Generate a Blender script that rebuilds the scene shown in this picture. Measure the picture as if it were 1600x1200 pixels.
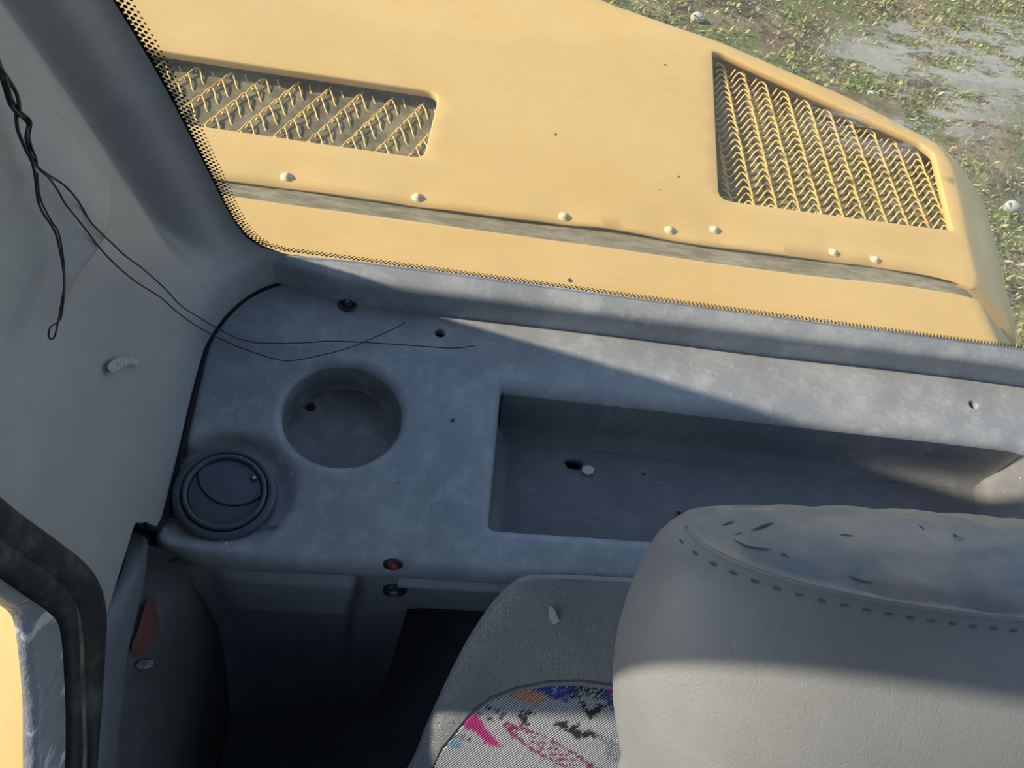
import bpy, bmesh, math, random
import numpy as np
from mathutils import Vector, Matrix
from mathutils.geometry import delaunay_2d_cdt
random.seed(7); np.random.seed(7)
for o in list(bpy.data.objects): bpy.data.objects.remove(o)
scene = bpy.context.scene
COL = scene.collection

# ------------------------------------------------------------------ camera, sky, sun, exposure
F_PX = 1200.0
CAM = np.array([0, 0, 0.48])
_v1 = np.array([6650, 717, 1200.0]); _b = 800.0
_vn = np.array([-(717 * _b + 1.44e6) / 6650, _b, 1200.0])
_X = _v1 / np.linalg.norm(_v1); _D = _vn / np.linalg.norm(_vn); _Y = np.cross(_X, _D); _Y = _Y if _Y[2] > 0 else -_Y
ROT = np.array([_X, _Y, -_D])                       # picture axes (right, down, forward) to the cab's axes
cam_data = bpy.data.cameras.new('camera')
cam = bpy.data.objects.new('camera', cam_data); COL.objects.link(cam)
cam_data.sensor_width = 36.0; cam_data.lens = F_PX / 1600 * 36.0
cam_data.clip_start = 0.02; cam_data.clip_end = 100
m = Matrix(((ROT[0][0], -ROT[0][1], -ROT[0][2], CAM[0]),
            (ROT[1][0], -ROT[1][1], -ROT[1][2], CAM[1]),
            (ROT[2][0], -ROT[2][1], -ROT[2][2], CAM[2]), (0, 0, 0, 1)))
cam.matrix_world = m
scene.camera = cam

SUN_DIR = Vector((1.0, -0.072, -0.60)).normalized()
world = bpy.data.worlds.new('World'); scene.world = world; world.use_nodes = True
wn = world.node_tree; wn.nodes.clear()
sky = wn.nodes.new('ShaderNodeTexSky'); sky.sky_type = 'NISHITA'; sky.sun_disc = False
sky.sun_elevation = math.asin(-SUN_DIR.z)
sky.sun_rotation = math.atan2(-SUN_DIR.x, -SUN_DIR.y)
sky.air_density = 1.0; sky.dust_density = 0.5; sky.ozone_density = 1.0
bg = wn.nodes.new('ShaderNodeBackground'); bg.inputs['Strength'].default_value = 0.26
wo = wn.nodes.new('ShaderNodeOutputWorld')
wn.links.new(sky.outputs[0], bg.inputs[0]); wn.links.new(bg.outputs[0], wo.inputs[0])
sun_data = bpy.data.lights.new('sun', 'SUN'); sun_data.energy = 7.6; sun_data.angle = math.radians(1.0)
sun_data.color = (1.0, 0.86, 0.67)
sun = bpy.data.objects.new('sun', sun_data); COL.objects.link(sun)
sun.rotation_euler = SUN_DIR.to_track_quat('-Z', 'Y').to_euler()
sun.location = (-3, 0.5, 3)
vs = scene.view_settings
vs.view_transform = 'Standard'; vs.look = 'None'; vs.gamma = 1.0; vs.use_curve_mapping = False
vs.exposure = 0.0

# ------------------------------------------------------------------ helpers
def at(px, py, n, d):
    """point of the plane n.p = d seen at a pixel of the photograph"""
    r = ROT @ np.array([px - 800, py - 600, F_PX]); n = np.array(n, float)
    return CAM + (d - n @ CAM) / (n @ r) * r
def atz(px, py, z=0.0): return at(px, py, (0, 0, 1), z)
def atx(px, py, x): return at(px, py, (1, 0, 0), x)
def aty(px, py, y): return at(px, py, (0, 1, 0), y)

def tag(o, label=None, cat=None, group=None, kind=None):
    if label: o['label'] = label
    if cat: o['category'] = cat
    if group: o['group'] = group
    if kind: o['kind'] = kind
    return o
def empty(name, loc, label=None, cat=None, group=None, kind=None):
    o = bpy.data.objects.new(name, None); COL.objects.link(o); o.location = loc
    o.empty_display_size = 0.02
    return tag(o, label, cat, group, kind)
def root_loc(p):
    l = Vector((0, 0, 0))
    while p is not None: l += p.location; p = p.parent
    return np.array(l)
def mesh(name, verts, faces, mat, parent=None, smooth=True, sharp=None, weld=False):
    """links ONE mesh object; verts are in the cab's own coordinates"""
    V = np.array(verts, float)
    org = root_loc(parent) if parent is not None else V.mean(0)
    me = bpy.data.meshes.new(name)
    me.from_pydata([tuple(v) for v in (V - org)], [], [tuple(int(i) for i in f) for f in faces])
    if weld or sharp:
        bm = bmesh.new(); bm.from_mesh(me)
        if weld: bmesh.ops.remove_doubles(bm, verts=bm.verts, dist=1e-5)
        if sharp:
            for e in bm.edges:
                if len(e.link_faces) == 2 and e.calc_face_angle(0) > math.radians(sharp): e.smooth = False
        bm.to_mesh(me); bm.free()
    if smooth:
        me.polygons.foreach_set('use_smooth', [True] * len(me.polygons))
    me.materials.append(mat)
    o = bpy.data.objects.new(name, me); COL.objects.link(o)
    if parent is not None: o.parent = parent
    else: o.location = org
    return o
class MB:
    def __init__(s): s.v = []; s.f = []
    def add(s, v, f):
        k = len(s.v); s.v += [tuple(p) for p in v]; s.f += [tuple(i + k for i in q) for q in f]; return s
    def grid(s, P, close_u=False, close_v=False, flip=False):
        P = np.array(P, float); n, mm = P.shape[:2]; f = []
        for i in range(n if close_u else n - 1):
            for j in range(mm if close_v else mm - 1):
                q = [i * mm + j, ((i + 1) % n) * mm + j, ((i + 1) % n) * mm + (j + 1) % mm, i * mm + (j + 1) % mm]
                f.append(q[::-1] if flip else q)
        return s.add(P.reshape(-1, 3), f)
    def tube(s, pts, r, n=8, cap=True, closed=False):
        pts = np.array(pts, float); N = len(pts)
        rr = np.full(N, r) if np.isscalar(r) else np.array(r)
        T = np.gradient(pts, axis=0) if not closed else np.roll(pts, -1, 0) - np.roll(pts, 1, 0)
        T /= np.linalg.norm(T, axis=1)[:, None] + 1e-12
        a = np.array([0.3, 0.2, 1.0]); a -= T[0] * (a @ T[0]); a /= np.linalg.norm(a)
        rings = []
        for i in range(N):
            a = a - T[i] * (a @ T[i]); a /= np.linalg.norm(a) + 1e-12
            b = np.cross(T[i], a)
            rings.append([pts[i] + rr[i] * (math.cos(t) * a + math.sin(t) * b) for t in np.linspace(0, 2 * math.pi, n, endpoint=False)])
        k = len(s.v); s.grid(rings, close_u=closed, close_v=True)
        if cap and not closed:
            s.f.append(tuple(range(k, k + n))[::-1]); e = len(s.v) - n; s.f.append(tuple(range(e, e + n)))
        return s
    def lathe(s, c, prof, n=48, ax=(0, 0, 1), ex=(1, 0, 0)):
        ax = np.array(ax, float); ax /= np.linalg.norm(ax); ex = np.array(ex, float)
        ex -= ax * (ex @ ax); ex /= np.linalg.norm(ex); ey = np.cross(ax, ex); c = np.array(c, float)
        P = [[c + r * (math.cos(t) * ex + math.sin(t) * ey) + h * ax for t in np.linspace(0, 2 * math.pi, n, endpoint=False)] for r, h in prof]
        return s.grid(P, close_v=True, flip=True)
    def box(s, lo, hi):
        (a, b, c), (d, e, f) = lo, hi
        return s.add([(a, b, c), (d, b, c), (d, e, c), (a, e, c), (a, b, f), (d, b, f), (d, e, f), (a, e, f)],
                     [(3, 2, 1, 0), (4, 5, 6, 7), (0, 1, 5, 4), (1, 2, 6, 5), (2, 3, 7, 6), (3, 0, 4, 7)])
    def build(s, name, mat, parent=None, **k): return mesh(name, s.v, s.f, mat, parent, **k)

def inside(P, poly):
    x, y = P[:, 0], P[:, 1]; r = np.zeros(len(P), bool); n = len(poly)
    for i in range(n):
        x1, y1 = poly[i]; x2, y2 = poly[(i + 1) % n]
        c = ((y1 > y) != (y2 > y))
        with np.errstate(divide='ignore', invalid='ignore'):
            r ^= c & (x < (x2 - x1) * (y - y1) / (y2 - y1 + 1e-30) + x1)
    return r
def dist_poly(P, poly):
    P = np.array(P, float); best = np.full(len(P), 1e9); n = len(poly)
    for i in range(n):
        a = np.array(poly[i]); b = np.array(poly[(i + 1) % n]); ab = b - a
        t = np.clip(((P - a) @ ab) / (ab @ ab + 1e-20), 0, 1)
        best = np.minimum(best, np.linalg.norm(P - (a + t[:, None] * ab), axis=1))
    return best
def ccw(L):
    L = [tuple(map(float, p)) for p in L]
    A = sum(L[i][0] * L[(i + 1) % len(L)][1] - L[(i + 1) % len(L)][0] * L[i][1] for i in range(len(L)))
    return L if A > 0 else L[::-1]
def resample(L, step, closed=True):
    L = np.array(L, float)
    if closed: L = np.vstack([L, L[:1]])
    s = np.r_[0, np.cumsum(np.linalg.norm(np.diff(L, axis=0), axis=1))]
    n = max(3, int(round(s[-1] / step))); t = np.linspace(0, s[-1], n + 1)
    if closed: t = t[:-1]
    return np.stack([np.interp(t, s, L[:, k]) for k in range(L.shape[1])], 1)
def round_poly(pts, radii, n=8):
    out = []; N = len(pts)
    for i in range(N):
        p = np.array(pts[i], float); a = np.array(pts[i - 1], float) - p; b = np.array(pts[(i + 1) % N], float) - p
        la, lb = np.linalg.norm(a), np.linalg.norm(b); a /= la; b /= lb
        r = radii if np.isscalar(radii) else radii[i]
        if r <= 0: out.append(tuple(p)); continue
        ang = math.acos(np.clip(a @ b, -1, 1)); d = min(r / math.tan(ang / 2), 0.48 * la, 0.48 * lb)
        for t in np.linspace(0, 1, n):
            out.append(tuple((1 - t) ** 2 * (p + a * d) + 2 * t * (1 - t) * p + t ** 2 * (p + b * d)))
    return out
def smooth_curve(pts, n=8):
    """Catmull-Rom through the points"""
    P = np.array(pts, float); P = np.vstack([2 * P[0] - P[1], P, 2 * P[-1] - P[-2]]); out = []
    for i in range(1, len(P) - 2):
        for t in np.linspace(0, 1, n, endpoint=False):
            p0, p1, p2, p3 = P[i - 1:i + 3]
            out.append(.5 * ((2 * p1) + (-p0 + p2) * t + (2 * p0 - 5 * p1 + 4 * p2 - p3) * t * t + (-p0 + 3 * p1 - 3 * p2 + p3) * t ** 3))
    out.append(P[-2]); return np.array(out)
def loop_normals(L):
    L = np.array(L, float); t = np.roll(L, -1, 0) - np.roll(L, 1, 0); t /= np.linalg.norm(t, axis=1)[:, None] + 1e-12
    return np.stack([t[:, 1], -t[:, 0]], 1)          # outward for a counter-clockwise loop
def fill2d(outline, holes, spacing):
    """triangulated flat sheet with holes and inner points; returns 2D points and triangles"""
    outline = np.array(outline); allp = [outline] + [np.array(h) for h in holes]
    lo, hi = outline.min(0), outline.max(0)
    gx, gy = np.meshgrid(np.arange(lo[0], hi[0], spacing), np.arange(lo[1], hi[1], spacing))
    gx[::2] += spacing / 2
    G = np.stack([gx.ravel(), gy.ravel()], 1)
    k = inside(G, outline) & (dist_poly(G, outline) > spacing * .4)
    for h in holes: k &= ~inside(G, np.array(h)) & (dist_poly(G, h) > spacing * .4)
    V = []; E = []
    for L in allp:
        n0 = len(V); V += [Vector(p) for p in L]; E += [(n0 + i, n0 + (i + 1) % len(L)) for i in range(len(L))]
    V += [Vector(p) for p in G[k]]
    v, e, f, _, _, _ = delaunay_2d_cdt(V, E, [], 0, 1e-7)
    v = np.array([tuple(p) for p in v]); f = np.array([t for t in f if len(t) == 3]); c = v[f].mean(1)
    k = inside(c, outline)
    for h in holes: k &= ~inside(c, np.array(h))
    f = f[k]; a, b, cc = v[f[:, 0]], v[f[:, 1]], v[f[:, 2]]
    ar = (b[:, 0] - a[:, 0]) * (cc[:, 1] - a[:, 1]) - (b[:, 1] - a[:, 1]) * (cc[:, 0] - a[:, 0])
    f[ar < 0] = f[ar < 0][:, ::-1]
    return v, f
def rim(loop, prof, zf, sign=1.0, floor=False):
    """rings around a loop: prof = (sideways, down) steps; sign +1 outward, -1 into a hole. Returns verts, faces."""
    L = np.array(loop); N = loop_normals(L) * sign; b = MB()
    P = [[(x, y, zf(x0, y0) - d) for (x, y), (x0, y0) in zip(L + N * o, L)] for o, d in prof]
    b.grid(P, close_v=True, flip=(sign < 0))
    if floor:
        k = len(b.v) - len(L)
        c = np.mean(np.array(b.v[k:]), 0)
        inner = [tuple(c + (np.array(p) - c) * .5) for p in b.v[k:]]
        k2 = len(b.v); b.v += inner; b.v.append(tuple(c)); n = len(L); ci = len(b.v) - 1
        for i in range(n):
            j = (i + 1) % n
            q = (k + i, k2 + i, k2 + j, k + j); t = (k2 + i, ci, k2 + j)
            b.f += [q if sign < 0 else q[::-1], t if sign < 0 else t[::-1]]
    return b
def circle(cx, cy, r, n=48): return [(cx + r * math.cos(t), cy + r * math.sin(t)) for t in np.linspace(0, 2 * math.pi, n, endpoint=False)]
def sstep(a, b, x):
    t = np.clip((x - a) / (b - a), 0, 1); return t * t * (3 - 2 * t)
def fillet(r, n=6, steep=0.0):
    return [(r * math.sin(t) , r * (1 - math.cos(t))) for t in np.linspace(0, math.pi / 2 - steep, n)]

# ------------------------------------------------------------------ materials
class NT:
    def __init__(s, name):
        s.m = bpy.data.materials.new(name); s.m.use_nodes = True; s.t = s.m.node_tree; s.t.nodes.clear()
        s.out = s.n('ShaderNodeOutputMaterial')
        g = s.n('ShaderNodeNewGeometry'); s.pos = g.outputs['Position']
    def n(s, kind, **k):
        o = s.t.nodes.new(kind)
        for a, b in k.items(): setattr(o, a, b)
        return o
    def put(s, sock, v):
        if hasattr(v, 'is_output'): s.t.links.new(v, sock)
        elif isinstance(v, (tuple, list)) and len(v) == 3 and sock.type == 'RGBA': sock.default_value = (*v, 1)
        else: sock.default_value = v
    def noise(s, scale, detail=4, rough=.55, vec=None, dist=0.0):
        o = s.n('ShaderNodeTexNoise'); s.put(o.inputs['Vector'], vec or s.pos)
        o.inputs['Scale'].default_value = scale; o.inputs['Detail'].default_value = detail
        o.inputs['Roughness'].default_value = rough; o.inputs['Distortion'].default_value = dist
        return o.outputs['Fac']
    def voronoi(s, scale, feature='F1', vec=None, rnd=1.0, out='Distance'):
        o = s.n('ShaderNodeTexVoronoi', feature=feature); s.put(o.inputs['Vector'], vec or s.pos)
        o.inputs['Scale'].default_value = scale; o.inputs['Randomness'].default_value = rnd
        return o.outputs[out]
    def mapv(s, loc=(0, 0, 0), rot=(0, 0, 0), scale=(1, 1, 1), vec=None):
        o = s.n('ShaderNodeMapping'); s.put(o.inputs[0], vec or s.pos)
        o.inputs['Location'].default_value = loc; o.inputs['Rotation'].default_value = rot; o.inputs['Scale'].default_value = scale
        return o.outputs[0]
    def math(s, op, a, b=0.0, c=0.0):
        o = s.n('ShaderNodeMath', operation=op); s.put(o.inputs[0], a); s.put(o.inputs[1], b); s.put(o.inputs[2], c); return o.outputs[0]
    def ramp(s, v, a, b, lo=0.0, hi=1.0):
        o = s.n('ShaderNodeMapRange', interpolation_type='SMOOTHSTEP'); s.put(o.inputs['Value'], v)
        o.inputs['From Min'].default_value = a; o.inputs['From Max'].default_value = b
        o.inputs['To Min'].default_value = lo; o.inputs['To Max'].default_value = hi
        return o.outputs[0]
    def mix(s, f, a, b):
        o = s.n('ShaderNodeMix', data_type='RGBA'); s.put(o.inputs[0], f); s.put(o.inputs[6], a); s.put(o.inputs[7], b); return o.outputs[2]
    def near(s, c, r0, r1):
        """1 inside r0 of a spot of the surface, 0 beyond r1"""
        o = s.n('ShaderNodeVectorMath', operation='DISTANCE'); s.put(o.inputs[0], s.pos); o.inputs[1].default_value = tuple(c)
        return s.ramp(o.outputs['Value'], r0, r1, 1.0, 0.0)
    def bump(s, h, strength=.3, dist=.001, normal=None):
        o = s.n('ShaderNodeBump'); o.inputs['Strength'].default_value = strength; o.inputs['Distance'].default_value = dist
        s.put(o.inputs['Height'], h)
        if normal: s.put(o.inputs['Normal'], normal)
        return o.outputs[0]
    def bsdf(s, col, rough=.5, metal=0.0, normal=None, spec=.5, **k):
        o = s.n('ShaderNodeBsdfPrincipled'); s.put(o.inputs['Base Color'], col); s.put(o.inputs['Roughness'], rough)
        s.put(o.inputs['Metallic'], metal); s.put(o.inputs['Specular IOR Level'], spec)
        if normal: s.put(o.inputs['Normal'], normal)
        for a, b in k.items(): s.put(o.inputs[a], b)
        return o.outputs[0]
    def done(s, shader):
        s.t.links.new(shader, s.out.inputs[0]); return s.m

def plastic(name, col, dust, amount=.5, rough=.5, specks=True, spots=()):
    t = NT(name)
    big = t.ramp(t.noise(14, 5, .6), .35, .75); mid = t.ramp(t.noise(55, 5, .7), .45, .78); fine = t.ramp(t.noise(260, 3, .6), .5, .8)
    d = t.math('MULTIPLY', t.math('ADD', t.math('MULTIPLY', big, .45), t.math('ADD', t.math('MULTIPLY', mid, .6), t.math('MULTIPLY', fine, .35))), amount)
    c = t.mix(d, col, dust)
    if specks:
        v = t.voronoi(90); sp = t.math('MULTIPLY', t.ramp(v, .045, .075, 1, 0), t.ramp(t.noise(9, 2), .5, .62))
        c = t.mix(t.math('MULTIPLY', sp, .55), c, (.55, .56, .56))
        v = t.voronoi(47); sp = t.math('MULTIPLY', t.ramp(v, .03, .05, 1, 0), t.ramp(t.noise(12, 2), .54, .62))
        c = t.mix(t.math('MULTIPLY', sp, .7), c, (.03, .03, .03))
        sc = t.noise(30, 2, .5, t.mapv(rot=(0, 0, .6), scale=(1, 14, 1)))
        c = t.mix(t.math('MULTIPLY', t.ramp(sc, .72, .76), .25), c, (.5, .5, .5))
    for cen, r0, r1, colr, th in spots:
        k = t.math('MULTIPLY', t.near(cen, r0, r1), t.ramp(t.noise(170, 4, .7), th, th + .08)); c = t.mix(k, c, colr)
    nb = t.bump(t.noise(900, 3, .6), .18, .0006)
    r = t.math('ADD', rough, t.math('MULTIPLY', d, .25))
    return t.done(t.bsdf(c, r, 0, nb, .5))

GREY = (.262, .280, .305); DUST = (.52, .53, .54)
M = {}
M['shelf'] = plastic('grey_shelf_plastic', GREY, DUST, .8, .46)
M['apron'] = plastic('grey_apron_plastic', (.28, .285, .295), (.42, .42, .42), .6, .5)
M['tray'] = plastic('shaded_tray_plastic', (.15, .158, .17), (.32, .32, .32), .5, .5, True,  # darker copy of the shelf plastic, recess shade put into its colour
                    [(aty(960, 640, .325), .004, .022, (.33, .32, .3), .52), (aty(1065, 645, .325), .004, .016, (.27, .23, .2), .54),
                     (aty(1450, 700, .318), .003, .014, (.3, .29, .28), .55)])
M['cup'] = plastic('shaded_cup_plastic', (.16, .17, .18), (.42, .42, .41), .8, .55)  # shelf grey darkened to carry the shade inside the well
WHITE_MARK = [((-.138, .215, .115), .004, .012, (.45, .46, .46), .6)]
M['liner'] = plastic('grey_liner_plastic', (.335, .33, .32), (.44, .435, .43), .5, .5)
SCRAPE = [atx(235, 965, -.112), atx(222, 1010, -.112), atx(225, 1040, -.11)]
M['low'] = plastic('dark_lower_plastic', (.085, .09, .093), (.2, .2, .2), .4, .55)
M['floor'] = plastic('dirty_floor', (.22, .225, .22), (.34, .33, .31), .6, .7)
M['strip'] = plastic('strip_plastic', (.14, .155, .175), (.27, .28, .3), .45, .5)
M['vent'] = plastic('vent_plastic', (.085, .10, .13), (.2, .22, .25), .3, .42)
t = NT('black_rubber'); c = t.mix(t.ramp(t.noise(40, 5, .7), .45, .75), (.022, .023, .024), (.10, .10, .095))
M['rubber'] = t.done(t.bsdf(c, .62, 0, t.bump(t.noise(500, 3), .25, .001)))
t = NT('brown_rubber_groove'); c = t.mix(t.ramp(t.noise(25, 5, .7), .35, .75), (.07, .06, .045), (.26, .22, .15))
M['groove'] = t.done(t.bsdf(c, .75))
t = NT('grey_sealant'); n_ = t.noise(75, 4, .6, t.mapv(rot=(-.7, 0, 0), scale=(1, .3, 1.3)))
c = t.mix(t.ramp(n_, .56, .63), (.27, .285, .30), (.66, .68, .70))
M['sealant'] = t.done(t.bsdf(c, .28, 0, t.bump(n_, .6, .003)))
t = NT('painted_dark'); M['black'] = t.done(t.bsdf((.006, .006, .007), .8))  # near-black stands in for shade in holes, gap and recess
t = NT('bolt_steel'); M['steel'] = t.done(t.bsdf(t.mix(t.ramp(t.noise(300, 4), .4, .7), (.2, .2, .2), (.4, .38, .36)), .4, .7))
t = NT('dark_screw'); M['dark'] = t.done(t.bsdf((.03, .032, .036), .4, .2))
t = NT('red_plug'); M['red'] = t.done(t.bsdf((.28, .05, .03), .55))
t = NT('wire_black'); M['wire'] = t.done(t.bsdf((.02, .02, .022), .5))
t = NT('white_paint'); M['white'] = t.done(t.bsdf((.62, .63, .62), .6))
t = NT('chalk'); M['white2'] = t.done(t.bsdf(t.mix(t.ramp(t.noise(500, 4), .45, .55), (.26, .27, .27), (.42, .43, .42)), .8))
t = NT('paper_scrap'); M['paper'] = t.done(t.bsdf((.42, .43, .44), .6))

def yellow(name, base, chips=.0):
    t = NT(name)
    c = t.mix(t.ramp(t.noise(5, 5, .6), .3, .75), base, tuple(b * k for b, k in zip(base, (.93, .9, .8))))
    v = t.voronoi(17); k = t.math('MULTIPLY', t.ramp(v, .028, .04, 1, 0), t.ramp(t.noise(6, 2, .5, t.mapv(loc=(5, 5, 5))), .5, .56))
    c = t.mix(k, c, (.09, .05, .025))
    k = t.math('MULTIPLY', t.ramp(t.noise(32, 5, .7), .68, .74), .5); c = t.mix(k, c, (.45, .38, .28))
    nb = t.bump(t.noise(7, 3, .5), .12, .012)
    return t.done(t.bsdf(c, .5, 0, nb, .35))
M['yellow'] = yellow('yellow_machine_paint', (.63, .43, .165))
t = NT('worn_rivet'); M['rivet'] = t.done(t.bsdf(t.mix(t.ramp(t.noise(260, 4), .4, .6), (.60, .42, .18), (.52, .46, .36)), .5))
t = NT('yellow_mesh_paint'); c = t.mix(t.ramp(t.noise(60, 4, .7), .52, .68), (.85, .55, .15), (.28, .15, .045))
M['mesh'] = t.done(t.bsdf(c, .5))
t = NT('hazed_gap'); n_ = t.noise(60, 6, .75, t.mapv(rot=(0, 0, .15), scale=(.4, 1.6, 1)))
c = t.mix(t.ramp(n_, .35, .68), (.15, .13, .075), (.31, .28, .19))
M['seal'] = t.done(t.bsdf(c, .85, 0, t.bump(n_, .5, .004)))  # olive stands for the dark hood gap seen through glass haze
t = NT('hazed_backing'); c = t.mix(t.ramp(t.noise(45, 6, .75), .35, .7), (.085, .072, .034), (.25, .225, .13))
M['backing_haze'] = t.done(t.bsdf(c, .9))  # olive stands for the dark grille inside seen through glass haze
def leather(name, wr_scale, strength, torn=False, base=(.218, .227, .237)):
    t = NT(name)
    warp = t.n('ShaderNodeVectorMath', operation='ADD')
    nz = t.n('ShaderNodeTexNoise'); t.put(nz.inputs['Vector'], t.pos); nz.inputs['Scale'].default_value = 45
    sc = t.n('ShaderNodeVectorMath', operation='SCALE'); t.put(sc.inputs[0], nz.outputs['Color']); sc.inputs['Scale'].default_value = .012
    t.put(warp.inputs[0], t.pos); t.put(warp.inputs[1], sc.outputs[0])
    vec = t.mapv(scale=(1.25, .5, .5), vec=warp.outputs[0])
    v = t.voronoi(wr_scale, 'DISTANCE_TO_EDGE', vec)
    h = t.ramp(v, 0, .12)
    fine = t.noise(1400, 2)
    c = t.mix(t.ramp(t.noise(18, 4, .6), .35, .75), base, tuple(b * .86 for b in base))
    if torn:
        cr = t.noise(22, 3, .55, t.mapv(loc=(.3, .2, 0), rot=(0, 0, .35), scale=(.8, 3.2, 1)), .5)
        k = t.ramp(t.math('ABSOLUTE', t.math('SUBTRACT', cr, .53)), .004, .012, 1, 0)
        k = t.math('MULTIPLY', k, 0.0)
        c = t.mix(t.ramp(t.noise(20, 4, .6, t.mapv(loc=(1, 2, 3))), .42, .66), c, (.35, .30, .26))
        c = t.mix(t.math('MULTIPLY', k, .9), c, (.05, .052, .06)); h = t.math('SUBTRACT', t.math('MULTIPLY', t.noise(30, 4), 2.5), t.math('MULTIPLY', k, 1.5))
    nb = t.bump(h, strength, .0012, t.bump(fine, .1, .0003))
    return t.done(t.bsdf(c, .47, 0, nb, .45))
M['leather'] = leather('grey_leather', 680, .55)
M['leather_smooth'] = leather('grey_leather_smooth', 420, .10)
M['leather_torn'] = leather('grey_leather_torn', 300, .5, True)
t = NT('dark_thread'); M['thread'] = t.done(t.bsdf((.07, .075, .085), .8))
t = NT('woven_fabric')
at_ = t.n('ShaderNodeAttribute', attribute_name='weave')
vec = t.mapv(rot=(0, 0, 0), vec=at_.outputs['Vector'])
at2 = t.n('ShaderNodeAttribute', attribute_name='cloth')
w = t.n('ShaderNodeTexWave', wave_type='BANDS', bands_direction='X', wave_profile='SIN')
t.put(w.inputs['Vector'], t.mapv(rot=(0, 0, math.radians(-35)), vec=at_.outputs['Vector'])); w.inputs['Scale'].default_value = 250; w.inputs['Distortion'].default_value = 1.0; w.inputs['Detail Scale'].default_value = 40
w2 = t.n('ShaderNodeTexWave', wave_type='BANDS', bands_direction='Y'); t.put(w2.inputs['Vector'], at_.outputs['Vector']); w2.inputs['Scale'].default_value = 190
k = t.math('MULTIPLY', t.ramp(w.outputs['Fac'], .10, .52), t.ramp(w2.outputs['Fac'], .0, .35, .55, 1))
c = t.mix(k, (.02, .022, .03), at2.outputs['Color'])
M['fabric'] = t.done(t.bsdf(c, .9, 0, t.bump(w.outputs['Fac'], .5, .0008), .2))
# glass: clear pane with a film of dust, thicker smears and dried streaks
def glass(name, film, smear=None):
    t = NT(name)
    fac = t.math('ADD', film * .55, t.math('MULTIPLY', t.ramp(t.noise(9, 6, .7), .35, .75), film * .7))
    scr = t.noise(60, 5, .7, t.mapv(rot=(0, .4, 0), scale=(.5, 1, 2.2)))
    fac = t.math('ADD', fac, t.math('MULTIPLY', t.ramp(scr, .5, .72), film * .8))
    if smear is not None:
        cen, r0, r1 = smear
        st = t.math('ADD', t.math('MULTIPLY', t.noise(24, 8, .75, t.mapv(rot=(0, .65, 0), scale=(.5, 1, 1.7)), .3), .6), t.math('MULTIPLY', t.noise(90, 5, .8, t.mapv(rot=(0, .8, 0), scale=(.3, 1, 1.8))), .4))
        ms = t.math('MULTIPLY', t.near(cen, r0, r1), t.ramp(st, .50, .56))
        fac = t.math('ADD', fac, t.math('MULTIPLY', ms, .85))
    tr = t.n('ShaderNodeBsdfTransparent'); tr.inputs[0].default_value = (.97, .98, .97, 1)
    di = t.n('ShaderNodeBsdfDiffuse'); di.inputs[0].default_value = (.75, .76, .74, 1)
    tl = t.n('ShaderNodeBsdfTranslucent'); tl.inputs[0].default_value = (.75, .75, .70, 1)
    mx = t.n('ShaderNodeMixShader'); mx.inputs[0].default_value = .6
    t.put(mx.inputs[1], di.outputs[0]); t.put(mx.inputs[2], tl.outputs[0])
    m2 = t.n('ShaderNodeMixShader'); t.put(m2.inputs[0], fac); t.put(m2.inputs[1], tr.outputs[0]); t.put(m2.inputs[2], mx.outputs[0])
    gl = t.n('ShaderNodeBsdfGlossy'); gl.inputs['Roughness'].default_value = .03
    fr = t.n('ShaderNodeFresnel'); fr.inputs[0].default_value = 1.45
    m3 = t.n('ShaderNodeMixShader'); t.put(m3.inputs[0], t.math('MULTIPLY', fr.outputs[0], .08)); t.put(m3.inputs[1], m2.outputs[0]); t.put(m3.inputs[2], gl.outputs[0])
    return t.done(m3.outputs[0])
GN = (0, 1, .2); GD = .409                            # plane of the rear glass
M['glass'] = glass('dusty_rear_glass', .055, (at(1490, 110, GN, GD), .03, .085))
M['side_glass'] = glass('side_glass', .02)
t = NT('black_frit'); M['frit'] = t.done(t.bsdf((.012, .012, .012), .4))
t = NT('cab_outer_paint'); M['cab'] = t.done(t.bsdf((.07, .07, .07), .6))
t = NT('soil'); n_ = t.noise(5, 8, .75); c = t.mix(t.ramp(n_, .35, .65), (.10, .07, .045), (.34, .26, .17))
c = t.mix(t.ramp(t.noise(2.2, 5, .65), .42, .6), c, (.16, .18, .06))
M['soil'] = t.done(t.bsdf(c, .95, 0, t.bump(n_, .8, .05)))
t = NT('leaf'); a_ = t.n('ShaderNodeAttribute', attribute_name='tint')
M['leaf'] = t.done(t.bsdf(a_.outputs['Color'], .6, 0, None, .3))
t = NT('stone'); M['stone'] = t.done(t.bsdf(t.mix(t.noise(30), (.35, .33, .3), (.5, .48, .44)), .85))

# ------------------------------------------------------------------ ground
GZ = -1.35
gx, gy = np.meshgrid(np.linspace(-5, 9, 90), np.linspace(-4, 11, 90), indexing='ij')
gz = GZ + .02 * np.sin(gx * 3.1 + gy) + .02 * np.sin(gy * 4.3 - gx * 1.7)
b = MB().grid(np.stack([gx, gy, gz], 2)); ground = b.build('ground', M['soil']); tag(ground, 'patchy brown soil and grass below the machine', None, None, 'structure')
N = 150000
cx = np.random.uniform(-.5, 5.5, N * 2); cy = np.random.uniform(.6, 7.0, N * 2)
dens = (np.sin(cx * 4.1 + 1.3 * np.sin(cy * 3.3)) * np.sin(cy * 4.7 + 1.1 * np.sin(cx * 2.9)) + .6 * np.sin(cx * 9.7 + cy * 7.1) * np.sin(cy * 11.3 - cx * 5.1))
k = np.random.rand(N * 2) < np.clip(.58 + .40 * dens, .14, .97)
cx, cy, dens = cx[k][:N], cy[k][:N], dens[k][:N]; n = len(cx)
ang = np.random.uniform(0, 2 * math.pi, n); ln = np.random.uniform(.008, .036, n); wd = ln * np.random.uniform(.12, .5, n)
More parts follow.
